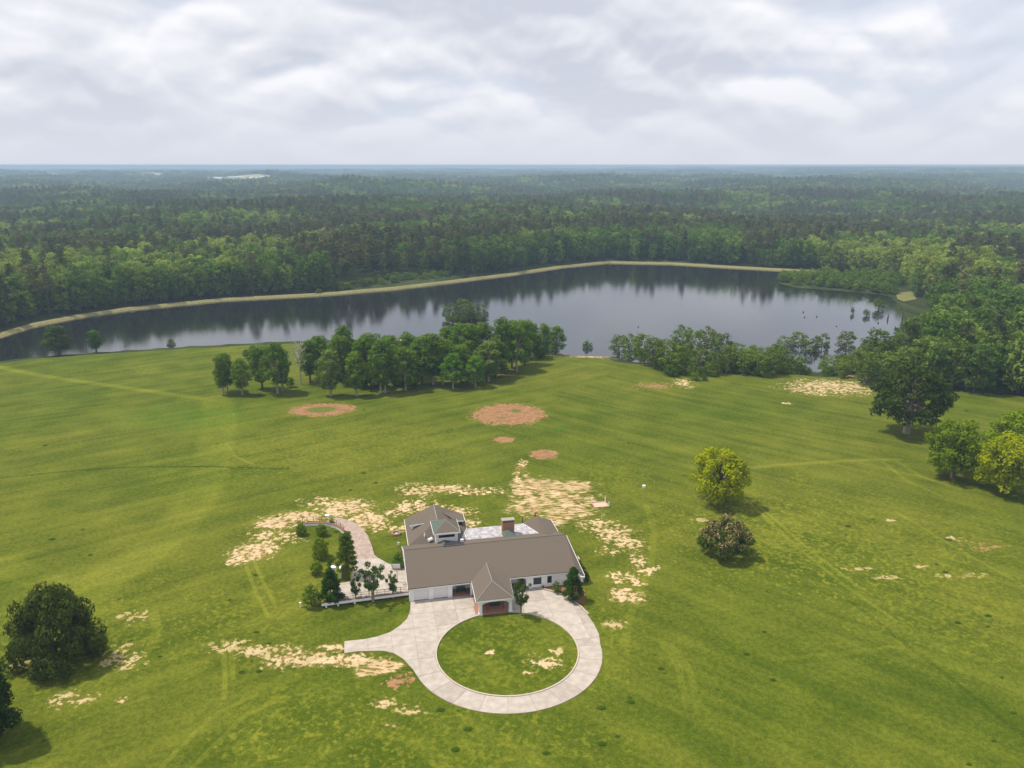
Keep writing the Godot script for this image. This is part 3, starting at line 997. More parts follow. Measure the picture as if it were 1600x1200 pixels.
	part(h, "fascia", box_mesh(Vector3(29.2, 1.3, 0.4), Vector3(30.08, 1.62, 0.62)), M.trim)
	# porch roof
	var e1 := lp(10.1, -6.65, 2.68)
	var e2 := lp(16.25, -6.65, 2.68)
	var v1 := lp(10.4, 0.1, 2.72)
	var v2 := lp(16.95, 0.1, 2.72)
	var a1 := lp(13.5, 3.3, 4.0)
	var a2 := lp(13.4, -3.0, 4.0)
	var pr := part(h, "porch_roof", solid([e1, e2, a2], down), M.shingle)
	part(h, "porch_roof", solid([e1, a2, a1, v1], down), M.shingle)
	part(h, "porch_roof", solid([e2, v2, a1, a2], down), M.shingle)
	for q in [[a1, a2], [a2, e1], [a2, e2]]:
		part(h, "ridge_cap", Shape.new().tube([q[0], q[1]], [0.075, 0.075]).mesh(), M.lead)
	for q in [[e1, e2, Vector3(0, 0, 0.05)], [e1, v1, Vector3(-0.05, 0, 0)], [e2, v2, Vector3(0.05, 0, 0)]]:
		part(h, "fascia", solid([q[0] + down * 0.4, q[1] + down * 0.4, q[1] + down * 1.7, q[0] + down * 1.7], q[2]), M.trim)
	part(h, "ceiling", box_mesh(Vector3(10.3, 2.56, -0.2), Vector3(16.1, 2.6, 6.4)), M.wood)
	# the rear wing with the pyramid dormer
	part(h, "wing_wall", Shape.new().prism(PackedVector2Array([Vector2(1.4, -13.0), Vector2(10.1, -13.0), Vector2(12.0, -17.8), Vector2(12.1, -24.0), Vector2(1.4, -24.0)]), 0.0, 3.45).mesh(), M.siding)
	part(h, "wing_wall", solid([lp(1.4, 24.0, 3.4), lp(12.1, 24.0, 3.4), lp(6.8, 24.0, 6.0)], Vector3(0, 0, 0.2)), M.siding)
	var r1 := lp(6.8, 24.3, 6.25)
	var r2 := lp(6.7, 17.2, 6.25)
	part(h, "roof", solid([r1, r2, lp(0.95, 13.05, 3.66), lp(1.05, 24.3, 3.66)], down), M.shingle)
	part(h, "roof", solid([r2, lp(10.35, 13.05, 3.66), lp(0.95, 13.05, 3.66)], down), M.shingle)
	part(h, "roof", solid([r2, lp(12.25, 18.0, 3.66), lp(10.35, 13.05, 3.66)], down), M.shingle)
	part(h, "roof", solid([r1, lp(12.5, 24.3, 3.66), lp(12.25, 18.0, 3.66), r2], down), M.shingle)
	part(h, "ridge_cap", Shape.new().tube([r1, r2], [0.1, 0.1]).mesh(), M.lead)
	for q in [[lp(0.93, 13.05, 3.66), lp(1.03, 24.3, 3.66), -0.06], [lp(12.53, 24.3, 3.66), lp(12.28, 18.0, 3.66), 0.06], [lp(12.28, 18.0, 3.66), lp(10.38, 13.05, 3.66), 0.06]]:
		part(h, "fascia", solid([q[0], q[1], q[1] + down * 1.6, q[0] + down * 1.6], Vector3(q[2], 0, 0)), M.trim)
	var dm := part(h, "dormer", wall_with_holes(5.85, 9.85, 3.6, 6.0, -12.6, -12.3, [[6.35, 9.3, 4.95, 5.5]]), M.siding)
	part(dm, "wall", box_mesh(Vector3(5.85, 3.8, -17.3), Vector3(6.1, 6.0, -12.602)), M.siding)
	part(dm, "wall", box_mesh(Vector3(9.6, 3.8, -17.3), Vector3(9.85, 6.0, -12.602)), M.siding)
	window(dm, 6.35, 9.3, 4.95, 5.5, -12.32, 5)
	var top := lp(8.0, 14.9, 7.25)
	var base := [lp(5.45, 12.0, 5.98), lp(10.3, 12.0, 5.98), lp(10.3, 17.6, 5.98), lp(5.45, 17.6, 5.98)]
	for k in 4:
		part(dm, "roof", solid([base[k], base[(k + 1) % 4], top], Vector3(0, -0.1, 0)), M.copper if k == 3 else M.shingle)
		part(dm, "ridge_cap", Shape.new().tube([base[k], top], [0.06, 0.06]).mesh(), M.lead)
		part(dm, "fascia", solid([base[k] + down * 0.1, base[(k + 1) % 4] + down * 0.1, base[(k + 1) % 4] + down * 1.6, base[k] + down * 1.6], [Vector3(0, 0, 0.05), Vector3(0.05, 0, 0), Vector3(0, 0, -0.05), Vector3(-0.05, 0, 0)][k]), M.trim)
	# two small side dormers
	var sd := part(h, "dormer", solid([lp(1.7, 21.6, 5.02), lp(6.05, 21.3, 5.9), lp(4.5, 18.55, 5.24), lp(1.65, 18.55, 5.02)], Vector3(0, -0.12, 0)), M.shingle)
	part(sd, "fascia", solid([lp(1.6, 18.52, 5.0), lp(4.55, 18.52, 5.2), lp(4.55, 18.52, 5.05), lp(1.6, 18.52, 4.8)], Vector3(0, 0, 0.06)), M.trim)
	part(sd, "cheek", solid([lp(2.0, 18.7, 4.0), lp(2.0, 18.7, 4.88), lp(4.3, 18.7, 5.1)], Vector3(0, 0, -0.1)), M.siding)
	part(sd, "pane", solid([lp(2.3, 18.66, 4.2), lp(2.3, 18.66, 4.45), lp(3.9, 18.66, 4.98), lp(4.05, 18.66, 4.98)], Vector3(0, 0, -0.02)), M.glass)
	part(sd, "cheek", box_mesh(Vector3(1.95, 4.0, -21.3), Vector3(2.05, 4.88, -18.8)), M.siding)
	sd = part(h, "dormer", solid([lp(8.1, 21.5, 5.72), lp(11.9, 21.7, 5.05), lp(11.75, 18.55, 5.05), lp(10.4, 18.6, 5.1)], Vector3(0, -0.12, 0)), M.shingle)
	part(sd, "fascia", solid([lp(10.4, 18.5, 5.1), lp(11.8, 18.5, 5.03), lp(11.8, 18.5, 4.85), lp(10.4, 18.5, 4.92)], Vector3(0, 0, 0.06)), M.trim)
	part(sd, "cheek", solid([lp(10.45, 18.7, 4.5), lp(10.45, 18.7, 4.95), lp(11.6, 18.7, 4.92), lp(11.6, 18.7, 4.0)], Vector3(0, 0, -0.1)), M.glass)
	# flat roof between the wings, chimney, and the small rear wing
	part(h, "flat_roof", solid([lp(10.5, 13.05, 3.58), lp(25.2, 13.05, 3.58), lp(23.3, 18.0, 3.56), lp(12.2, 18.0, 3.56)], Vector3(0, -0.25, 0)), M.membrane)
	part(h, "wing_wall", Shape.new().prism(PackedVector2Array([Vector2(12.3, -12.91), Vector2(25.0, -12.91), Vector2(23.5, -17.6), Vector2(12.5, -17.6)]), 0.0, 3.3).mesh(), M.siding)
	part(h, "wing_wall", Shape.new().prism(PackedVector2Array([Vector2(25.3, -12.91), Vector2(28.3, -12.91), Vector2(28.5, -17.8), Vector2(23.6, -17.8)]), 0.0, 3.45).mesh(), M.siding)
	part(h, "roof", solid([lp(26.0, 18.3, 4.75), lp(26.2, 10.3, 4.75), lp(25.3, 13.05, 3.7), lp(23.25, 18.1, 3.66)], down), M.shingle)
	part(h, "roof", solid([lp(26.0, 18.3, 4.75), lp(28.85, 18.1, 3.66), lp(28.85, 12.9, 3.75), lp(26.2, 10.3, 4.75)], down), M.shingle)
	part(h, "fascia", solid([lp(28.87, 18.1, 3.68), lp(28.87, 13.0, 3.76), lp(28.87, 13.0, 3.5), lp(28.87, 18.1, 3.44)], Vector3(0.06, 0, 0)), M.trim)
	part(h, "gutter", solid([lp(25.32, 13.02, 3.64), lp(23.28, 18.05, 3.6), lp(23.28, 18.05, 3.44), lp(25.32, 13.02, 3.44)], Vector3(-0.1, 0, 0)), M.trim)
	part(h, "gable_wall", solid([lp(23.6, 17.8, 3.4), lp(28.5, 17.8, 3.4), lp(26.0, 17.8, 4.5)], Vector3(0, 0, 0.15)), M.siding)
	var ch := part(h, "chimney", box_mesh(Vector3(18.45, 3.3, -15.0), Vector3(20.7, 5.95, -14.0)), M.brick)
	for x in [18.45, 18.98, 19.5, 20.02, 20.5]:
		part(ch, "pier", box_mesh(Vector3(x, 5.95, -15.0), Vector3(x + 0.2, 6.3, -14.0)), M.brick)
	part(ch, "flue", box_mesh(Vector3(18.7, 5.95, -14.7), Vector3(20.45, 6.28, -14.35)), M.dark_metal)
	part(ch, "cap", box_mesh(Vector3(18.35, 6.3, -15.1), Vector3(20.8, 6.48, -13.9)), M.cap)
	var ct := lp(19.4, 13.5, 4.75)
	var cb := [lp(18.2, 11.9, 4.05), lp(20.5, 11.9, 4.05), lp(20.6, 13.98, 4.05), lp(18.3, 13.98, 4.05)]
	for k in 4:
		part(h, "cricket", solid([cb[k], cb[(k + 1) % 4], ct], Vector3(0, -0.06, 0)), M.copper)
	for k in [0, 1]:
		part(h, "ridge_cap", Shape.new().tube([cb[2 + k], ct], [0.08, 0.08]).mesh(), M.lead)
	# repairs and fittings on the roof
	part(h, "saddle_roof", solid([lp(7.3, 12.28, 4.5), lp(7.3, 10.8, 4.52), lp(5.88, 12.28, 4.0)], Vector3(0, -0.08, 0)), M.shingle)
	part(h, "saddle_roof", solid([lp(7.3, 12.28, 4.5), lp(9.85, 12.28, 4.0), lp(7.3, 10.8, 4.52)], Vector3(0, -0.08, 0)), M.tarp)
	var tarp := part(h, "roof_patch", solid([lp(6.7, 7.75, 5.56), lp(10.35, 7.8, 5.56), lp(10.5, 9.3, 5.14), lp(6.8, 9.2, 5.17)], Vector3(0, -0.05, 0)), M.tarp)
	part(tarp, "sheet", solid([lp(7.0, 9.22, 5.18), lp(10.6, 9.32, 5.15), lp(9.9, 10.7, 4.68), lp(7.2, 10.7, 4.68)], Vector3(0, -0.04, 0)), M.tarp)
	part(tarp, "sheet", solid([lp(7.5, 10.72, 4.7), lp(9.8, 10.72, 4.7), lp(9.9, 11.9, 4.24), lp(8.6, 11.9, 4.28)], Vector3(0, -0.04, 0)), M.tarp)
	for k in 5:
		var b := 14.4 + k * 0.75
		part(h, "roof_vent", Shape.new().tube([lp(4.0 + k * 0.03, b, 4.2), lp(4.0 + k * 0.03, b, 4.95)], [0.13, 0.13]).mesh(), M.trim)
	part(h, "skylight", Shape.new().tube([lp(4.55, 13.35, 4.15), lp(5.3, 13.75, 4.3)], [0.32, 0.32], 8).mesh(), M.trim)
	part(h, "roof_vent", box_mesh(Vector3(10.2, 4.3, -11.6), Vector3(10.8, 4.75, -11.3)), M.trim)
	# steps with a railing at the gable end
	var st := part(h, "steps", box_mesh(Vector3(29.2, 0.0, -9.4), Vector3(31.4, 0.55, -8.0)), M.kerb)
	part(st, "step", box_mesh(Vector3(31.4, 0.0, -9.4), Vector3(31.8, 0.28, -8.0)), M.kerb)
	for z in [-9.3, -8.1]:
		for x in [29.8, 31.3]:
			part(st, "post", tube_mesh([Vector3(x, 0.5, z), Vector3(x, 1.6, z)], 0.035), M.dark_metal)
		part(st, "rail", tube_mesh([Vector3(29.8, 1.55, z), Vector3(31.3, 1.55, z)], 0.035), M.dark_metal)

# ---------------------------------------------------------------- terrace, walls and railings beside the garage
const TERRACE := 0.85

func railing(called: String, label: String, points: Array, base_y: float, tall_: float, group := "") -> void:
	# points: world positions of the posts (x, z)
	var o := thing(called, label, "railing", Vector3(points[0].x, base_y, points[0].y), 0.0, group)
	for i in points.size():
		var p := Vector3(points[i].x - points[0].x, 0, points[i].y - points[0].y)
		part(o, "post", tube_mesh([p, p + Vector3(0, tall_, 0)], 0.045), M.rail)
		if i:
			var q := Vector3(points[i - 1].x - points[0].x, 0, points[i - 1].y - points[0].y)
			for y in [tall_ - 0.03, tall_ * 0.55, 0.15]:
				part(o, "rail", tube_mesh([q + Vector3(0, y, 0), p + Vector3(0, y, 0)], 0.032, 5), M.rail)

func make_terrace() -> void:
	var deck := flat([[514, 940], [638.6, 924.2], [636, 889], [606, 880], [592, 872], [556, 874], [551, 893], [548, 908], [520, 913]], TERRACE)
	var terrace := MeshInstance3D.new()
	terrace.name = numbered("terrace")
	terrace.set_meta("kind", "structure")
	terrace.mesh = Shape.new().prism(deck, TERRACE - 0.3, TERRACE - 0.04).mesh()
	terrace.material_override = M.old_concrete
	add_child(terrace)
	for i in range(-2, 6):
		for j in range(-3, 6):
			var a := -12.5 + i * 3.0
			var b := 0.5 + j * 3.0
			var cell := PackedVector2Array([house_point(a, b), house_point(a + 3, b), house_point(a + 3, b + 3), house_point(a, b + 3)])
			for piece in Geometry2D.intersect_polygons(deck, cell):
				for smaller in Geometry2D.offset_polygon(piece, -0.02):
					part(terrace, "slab", Shape.new().prism(smaller, TERRACE - 0.1, TERRACE).mesh(), M.concrete[(i + j + 8) % 3])
	# the drive that curls round behind it, ramping down to the grass
	var outer := [[592, 873], [585, 866], [581, 852], [574.5, 836], [563, 822.5], [548, 813.5], [531, 809], [517, 811]]
	var inner := [[555, 878], [553, 868], [553, 856], [550, 845], [543, 833], [536, 826], [528, 820], [519, 816]]
	var n := outer.size()
	var path := MeshInstance3D.new()
	path.name = numbered("path")
	path.set_meta("kind", "structure")
	var under := Shape.new()
	for i in n - 1:
		var q := []
		for e in [[outer, i], [outer, i + 1], [inner, i + 1], [inner, i]]:
			var y := lerpf(TERRACE - 0.02, 0.09, smoothstep(0.0, 0.7, e[1] / float(n - 1)))
			var p: Vector3 = at_level(e[0][e[1]][0], e[0][e[1]][1], y)
			q.append(p)
		var m: Vector3 = (q[0] + q[1] + q[2] + q[3]) / 4.0
		var slab := []
		for p in q:
			slab.append(p + (m - p).normalized() * 0.03)
		var o := Shape.new().plate(slab, 0.4).mesh()
		under.plate([q[0] + Vector3(0, -0.03, 0), q[1] + Vector3(0, -0.03, 0), q[2] + Vector3(0, -0.03, 0), q[3] + Vector3(0, -0.03, 0)], 0.5)
		part(path, "slab", o, M.old_concrete)
	path.mesh = under.mesh()
	path.material_override = M.old_concrete
	add_child(path)
	# the white edge beam on short posts, with a brick coping
	var a := at_level(514, 940.5, TERRACE)
	var b := at_level(638.4, 924.6, TERRACE)
	var d := (b - a).normalized()
	var out := Vector3(-d.z, 0, d.x)
	var l := a.distance_to(b)
	var beam := thing("edge_beam", "long white beam with a brick coping along the terrace edge", "beam", Vector3(a.x, 0, a.z), atan2(-d.z, d.x))
	part(beam, "face", box_mesh(Vector3(-1.2, 0.38, 0.0), Vector3(l, TERRACE - 0.06, 0.28)), M.trim)
	part(beam, "coping", box_mesh(Vector3(-1.2, TERRACE - 0.06, 0.0), Vector3(l, TERRACE + 0.07, 0.2)), M.coping)
	for x in [-0.6, 1.3, 4.0, 7.0]:
		part(beam, "post", box_mesh(Vector3(x, -0.1, 0.02), Vector3(x + 0.25, 0.38, 0.26)), M.trim)
	part(beam, "footing", box_mesh(Vector3(0.0, -0.2, -0.6), Vector3(l, TERRACE - 0.31, -0.4)), M.cap)
	var posts := []
	for k in 11:
		var p := a.lerp(b, k / 10.0) - out * 0.12
		posts.append(Vector2(p.x, p.z))
	railing("terrace_railing", "brown metal railing along the straight terrace edge beside the garage", posts, TERRACE, 0.95)
	# the curved wall and its railing on the lawn
	var arc := [[474, 823], [483, 822], [492, 821.6], [506, 821.4], [516, 823], [525, 826], [531, 829.3], [535.5, 834]]
	var wall := thing("retaining_wall", "low curved white retaining wall with a brick coping", "wall", on_ground(506, 822))
	var line := PackedVector2Array()
	for q in arc:
		var p := on_ground(q[0], q[1])
		line.append(Vector2(p.x - wall.position.x, p.z - wall.position.z))
	var face := Shape.new()
	var top := Shape.new()
	for i in line.size() - 1:
		var e := (line[i + 1] - line[i]).normalized()
		var o2 := Vector2(e.y, -e.x) * 0.32
		face.prism(PackedVector2Array([line[i], line[i + 1], line[i + 1] + o2, line[i] + o2]), -0.2, 0.55)
		top.prism(PackedVector2Array([line[i] - o2 * 0.15, line[i + 1] - o2 * 0.15, line[i + 1] + o2 * 1.7, line[i] + o2 * 1.7]), 0.555, 0.66)
	part(wall, "face", face.mesh(), M.trim)
	part(wall, "coping", top.mesh(), M.coping)
	var posts2 := []
	for q in [[466, 819], [473, 817.6], [480, 816.8], [490, 816.4], [499, 816.2], [510, 816.8], [519, 819], [526, 822], [532, 826], [537, 831.5]]:
		var p := on_ground(q[0], q[1])
		posts2.append(Vector2(p.x, p.z))
	railing("curved_railing", "thin brown metal railing above the low curved wall", posts2, 0.0, 1.25)
	# the white upright wall beside the stair pit
	var w0 := on_ground(531, 893)
	var pit := thing("stair_wall", "short white wall of the stair beside the tall feathery cypress", "wall", w0, deg_to_rad(HOUSE_TURN))
	part(pit, "face", box_mesh(Vector3(0, 0, -0.2), Vector3(0.3, 1.5, 2.6)), M.trim)
	part(pit, "coping", box_mesh(Vector3(-0.9, 1.0, -0.55), Vector3(0.3, 1.15, -0.21)), M.coping)
	part(pit, "face", box_mesh(Vector3(0.31, 0, -0.2), Vector3(1.8, 0.9, 0.0)), M.brick)

# ---------------------------------------------------------------- things standing about
func bench_parts(o: Node, l: float, mat: Material, legs: bool) -> void:
	for k in 4:
		part(o, "seat_slat", box_mesh(Vector3(-l, 0.42, -0.24 + k * 0.13), Vector3(l, 0.46, -0.14 + k * 0.13)), mat)
		part(o, "back_slat", box_mesh(Vector3(-l, 0.54 + k * 0.12, -0.33 - k * 0.03), Vector3(l, 0.64 + k * 0.12, -0.29 - k * 0.03)), mat)
	for s in [-1.0, 1.0]:
		part(o, "arm", box_mesh(Vector3(s * l - 0.05, 0.64, -0.3), Vector3(s * l + 0.05, 0.69, 0.28)), mat)
		if legs:
			for z in [-0.3, 0.22]:
				part(o, "leg", box_mesh(Vector3(s * l - 0.04, 0.0, z), Vector3(s * l + 0.04, 0.64, z + 0.08)), mat)

func make_objects() -> void:
	var turn := deg_to_rad(HOUSE_TURN)
	var p := house_point(8.75, 1.0)
	var bench := thing("bench", "dark green slatted bench on the brick porch beside the garage doors", "bench", Vector3(p.x, 0.1, p.y), turn)
	bench_parts(bench, 0.72, M.green_paint, true)
	p = house_point(13.5, -4.75)
	var swing := thing("porch_swing", "dark green porch swing hanging in a wooden frame under the entrance porch", "swing", Vector3(p.x, 0.13, p.y), turn)
	bench_parts(swing, 0.85, M.green_paint, false)
	for x in [-1.35, 1.35]:
		part(swing, "frame_post", box_mesh(Vector3(x - 0.07, 0, -0.9), Vector3(x + 0.07, 2.1, -0.76)), M.wood)
		part(swing, "frame_post", box_mesh(Vector3(x - 0.07, 0, 0.5), Vector3(x + 0.07, 2.1, 0.64)), M.wood)
		part(swing, "frame_rail", box_mesh(Vector3(x - 0.07, 2.1, -0.9), Vector3(x + 0.07, 2.2, 0.64)), M.wood)
	part(swing, "frame_beam", box_mesh(Vector3(-1.4, 2.2, -0.2), Vector3(1.4, 2.34, -0.06)), M.wood)
	for x in [-0.8, 0.8]:
		part(swing, "chain", tube_mesh([Vector3(x, 0.68, 0.1), Vector3(x, 2.2, -0.12)], 0.012, 4), M.dark_metal)
	# basketball hoop on the terrace
	var base := at_level(620.5, 911, TERRACE)
	var hoop := thing("basketball_hoop", "basketball hoop with a white backboard on the terrace beside the garage", "hoop", base, deg_to_rad(2))
	part(hoop, "pole", tube_mesh([Vector3(0, 0, -0.5), Vector3(0, 2.9, -0.5), Vector3(0, 3.2, -0.05)], 0.06), M.steel)
	part(hoop, "backboard", box_mesh(Vector3(-0.62, 2.8, -0.05), Vector3(0.62, 3.6, 0.0)), M.trim)
	var rim := []
	for k in 13:
		rim.append(Vector3(sin(TAU * k / 12.0) * 0.23, 2.95, 0.28 + cos(TAU * k / 12.0) * 0.23))
	part(hoop, "rim", tube_mesh(rim, 0.02, 5), M.pink)
	var net := Shape.new()
	for k in 12:
		var a := TAU * k / 12.0
		for e in [-1, 1]:
			net.tube([Vector3(sin(a) * 0.22, 2.94, 0.28 + cos(a) * 0.22), Vector3(sin(a + e * 0.5) * 0.13, 2.55, 0.28 + cos(a + e * 0.5) * 0.13)], [0.012, 0.012], 3)
	part(hoop, "net", net.mesh(), M.pink)
	# boxes on poles
	for q in [[513, 829.5, 806.5, 0.62, "white box on a tall pole behind the curved railing"], [1005, 783, 760, 0.5, "white bird house on a thin pole standing alone on the open lawn"], [522.5, 905, 888, 0.75, "pale green box on a post beside the teardrop conifer"]]:
		var at := on_ground(q[0], q[1])
		var high := tall(at, q[0], q[2])
		var o := thing("pole_box", q[4], "pole box", at)
		part(o, "pole", tube_mesh([Vector3.ZERO, Vector3(0, high - q[3] / 2, 0)], 0.055), M.steel)
		part(o, "box", box_mesh(Vector3(-q[3] / 2, high - q[3] * 0.5, -q[3] * 0.4), Vector3(q[3] / 2, high + q[3] * 0.35, q[3] * 0.4)), M.trim)
		part(o, "roof", solid([Vector3(-q[3] * 0.62, high + q[3] * 0.36, q[3] * 0.5), Vector3(q[3] * 0.62, high + q[3] * 0.36, q[3] * 0.5), Vector3(q[3] * 0.62, high + q[3] * 0.46, -q[3] * 0.5), Vector3(-q[3] * 0.62, high + q[3] * 0.46, -q[3] * 0.5)], Vector3(0, 0.05, 0)), M.trim)
	# fire ring of red bricks
	var ring := thing("fire_ring", "round red brick fire ring on the grass behind the house", "fire ring", on_ground(619, 835))
	for k in 14:
		var b := part(ring, "brick", Shape.new().box(Vector3(-0.2, 0, -0.13), Vector3(0.2, 0.42, 0.13)).mesh(), M.brick)
		b.position = Vector3(cos(TAU * k / 14.0), 0, sin(TAU * k / 14.0)) * 0.78
		b.rotation.y = PI / 2 - TAU * k / 14.0
	part(ring, "ash", Shape.new().tube([Vector3(0, 0.0, 0), Vector3(0, 0.12, 0)], [0.64, 0.64], 12).mesh(), M.cap)
	part(ring, "stone", Shape.new().tube([Vector3(0.1, 0.1, 0), Vector3(0.12, 0.34, 0.02)], [0.22, 0.12], 7).mesh(), M.trim)
	# the sand square with white corner posts
	var q0 := on_ground(924.5, 786)
	var q1 := on_ground(945.5, 784.6)
	var q2 := on_ground(951.5, 791.8)
	var q3 := on_ground(929.5, 793.8)
	var pad := thing("sand_pit", "square sand pit with white corner posts and timber edges on the lawn", "sand pit", q0)
	var corners := []
	for q in [q0, q1, q2, q3]:
		corners.append(q - q0 + Vector3(0, 0.06, 0))
	part(pad, "sand", Shape.new().plate(corners, 0.15).mesh(), M.sand)
	for k in 4:
		var u: Vector3 = corners[k]
		var w: Vector3 = corners[(k + 1) % 4]
		part(pad, "edging", tube_mesh([u + Vector3(0, 0.05, 0), w + Vector3(0, 0.05, 0)], 0.12, 6), M.pink if k % 2 else M.kerb)
		if k != 3:
			part(pad, "post", tube_mesh([u, u + Vector3(0, 1.05, 0)], 0.1, 6), M.trim)
	# small things
	var marker := thing("post", "short white post on the lawn near the bright green shrub", "post", on_ground(469.5, 949))
	part(marker, "shaft", tube_mesh([Vector3.ZERO, Vector3(0, 0.75, 0)], 0.1), M.trim)
	part(marker, "head", box_mesh(Vector3(-0.14, 0.75, -0.14), Vector3(0.14, 0.9, 0.14)), M.trim)
	p = house_point(23.4, 19.2)
	var u1 := thing("parasol", "folded grey green parasol behind the flat roof", "parasol", Vector3(p.x, 0, p.y))
	part(u1, "pole", tube_mesh([Vector3.ZERO, Vector3(0, 1.5, 0)], 0.06), M.steel)
	part(u1, "canopy", Shape.new().tube([Vector3(0, 1.3, 0), Vector3(0.05, 2.6, 0), Vector3(0.0, 4.5, 0)], [0.35, 0.28, 0.05], 7).mesh(), M.copper)
	p = house_point(26.0, 19.6)
	var u2 := thing("parasol", "folded dark red parasol behind the rear wing roof", "parasol", Vector3(p.x, 0, p.y))
	part(u2, "pole", tube_mesh([Vector3.ZERO, Vector3(0, 1.5, 0)], 0.06), M.steel)
	part(u2, "canopy", Shape.new().tube([Vector3(0, 1.3, 0), Vector3(0, 2.6, 0), Vector3(0, 4.9, 0)], [0.28, 0.24, 0.1], 7).mesh(), M.maroon)
	var au := thing("utility_box", "small white utility box on the grass beside the rear wing", "box", on_ground(622.5, 851))
	part(au, "box", box_mesh(Vector3(-0.2, 0, -0.15), Vector3(0.2, 0.42, 0.15)), M.trim)
	part(au, "lid", box_mesh(Vector3(-0.23, 0.42, -0.18), Vector3(0.23, 0.47, 0.18)), M.steel)
	# tree stumps and snags standing in the water
	for q in [[1255, 488, 486], [1257, 496, 494], [1276, 495, 493], [1372, 505, 503], [1365, 512, 511], [1387, 499, 491], [997, 511, 509.5], [1004, 527, 525.5], [1307, 510, 508.6], [1410, 497, 487]]:
		var at := at_level(q[0], q[1], WATER)
		var o := part(self, "snag", Shape.new().tube([Vector3(0, -0.6, 0), Vector3(0.05, tall(at, q[0], q[2]) * 0.5, 0), Vector3(0.2, tall(at, q[0], q[2]), 0.1)], [0.45, 0.32, 0.1], 6).mesh(), M.bark, at)
		tag(o, "dark dead stump standing in the shallow water of the lake", "stump", "stumps in the lake")
	# a floating dock glimpsed between the trees
	var dk := at_level(621, 533, WATER)
	var dock := thing("dock", "pale wooden dock at the lake edge glimpsed between the trees", "dock", dk, 0.3)
	for k in 7:
		part(dock, "plank", box_mesh(Vector3(-4.2 + k * 1.2, 0.3, -1.2), Vector3(-3.06 + k * 1.2, 0.42, 1.2)), M.sand)
	for x in [-3.8, 3.8]:
		part(dock, "pile", tube_mesh([Vector3(x, -1.5, 1.3), Vector3(x, 0.9, 1.3)], 0.14), M.bark)
	# a pale snag over the wood behind the embankment
	var sn := on_ground(25, 452)
	var snag := thing("dead_tree", "pale dead tree trunk rising out of the wood behind the embankment", "dead tree", sn)
	part(snag, "trunk", Shape.new().tube([Vector3.ZERO, Vector3(0.3, 13, 0), Vector3(0.1, 20, 0)], [0.5, 0.4, 0.12]).mesh(), M.bark_white)
	part(snag, "limb", Shape.new().tube([Vector3(0.3, 15, 0), Vector3(1.8, 18, 0.4)], [0.16, 0.05]).mesh(), M.bark_white)

# ---------------------------------------------------------------- trees
# A crown is many small leaf-clump faces on the skins of overlapping clumps; kinds are built once at a nominal size and copied.
var K := {}

func spray(s: Shape, rng: RandomNumberGenerator, blobs: Array, count: int, size: float, c0: Color, c1: Color, loose := 0.7, narrow := 0.55) -> void:
	# blobs: [centre, radii]
	var total := 0.0
	for b in blobs:
		total += pow(b[1].x * b[1].y * b[1].z, 0.6667)
	for b in blobs:
		var n := int(ceil(count * pow(b[1].x * b[1].y * b[1].z, 0.6667) / total))
		var own := rng.randf()
		for i in n:
			var d := Vector3(rng.randfn(), rng.randfn() + 0.25, rng.randfn()).normalized()
			var p: Vector3 = b[0] + d * b[1] * rng.randf_range(0.62, 1.06)
			var nn := (d + Vector3(rng.randfn(), rng.randfn() + 0.5, rng.randfn()) * loose * 0.6).normalized()
			var t := nn.cross(Vector3(rng.randfn(), rng.randfn(), rng.randfn())).normalized()
			var w := clampf(own * 0.55 + rng.randf() * 0.45, 0.0, 1.0)
			s.tint = c0.lerp(c1, w)
			var sz := size * rng.randf_range(0.6, 1.3)
			s.leaf(p, nn, t, sz, sz * narrow)

func limbs(s: Shape, rng: RandomNumberGenerator, trunk_top: Vector3, r: float, blobs: Array, from: float) -> void:
	for b in blobs:
		if rng.randf() < 0.6:
			var a := Vector3(0, lerpf(from, trunk_top.y, rng.randf_range(0.1, 0.7)), 0)
			var c: Vector3 = b[0]
			var m := a.lerp(c, 0.5) + Vector3(0, rng.randf_range(0.0, 0.6), 0)
			s.tube([a, m, c], [r * 0.45, r * 0.3, r * 0.1], 5)

func profile_blobs(rng: RandomNumberGenerator, n: int, y0: float, y1: float, radius: Callable, blob: float, flat_ := 0.8) -> Array:
	# clumps spread over the skin of a body whose radius at a share t of the crown's height is radius(t)
	var out := []
	for i in n:
		var t := (i + 0.5) / n
		var r: float = radius.call(t)
		var a := i * 2.39996 + rng.randf_range(-0.5, 0.5)
		var reach := r * rng.randf_range(0.5, 0.95)
		var br := blob * rng.randf_range(0.7, 1.3)
		out.append([Vector3(cos(a) * reach, lerpf(y0, y1, t) + rng.randf_range(-0.3, 0.3) * blob, sin(a) * reach), Vector3(br, br * flat_, br)])
	return out

func kind_of(called: String, crown: Shape, trunk: Shape) -> void:
	K[called] = [crown.mesh(), trunk.mesh()]

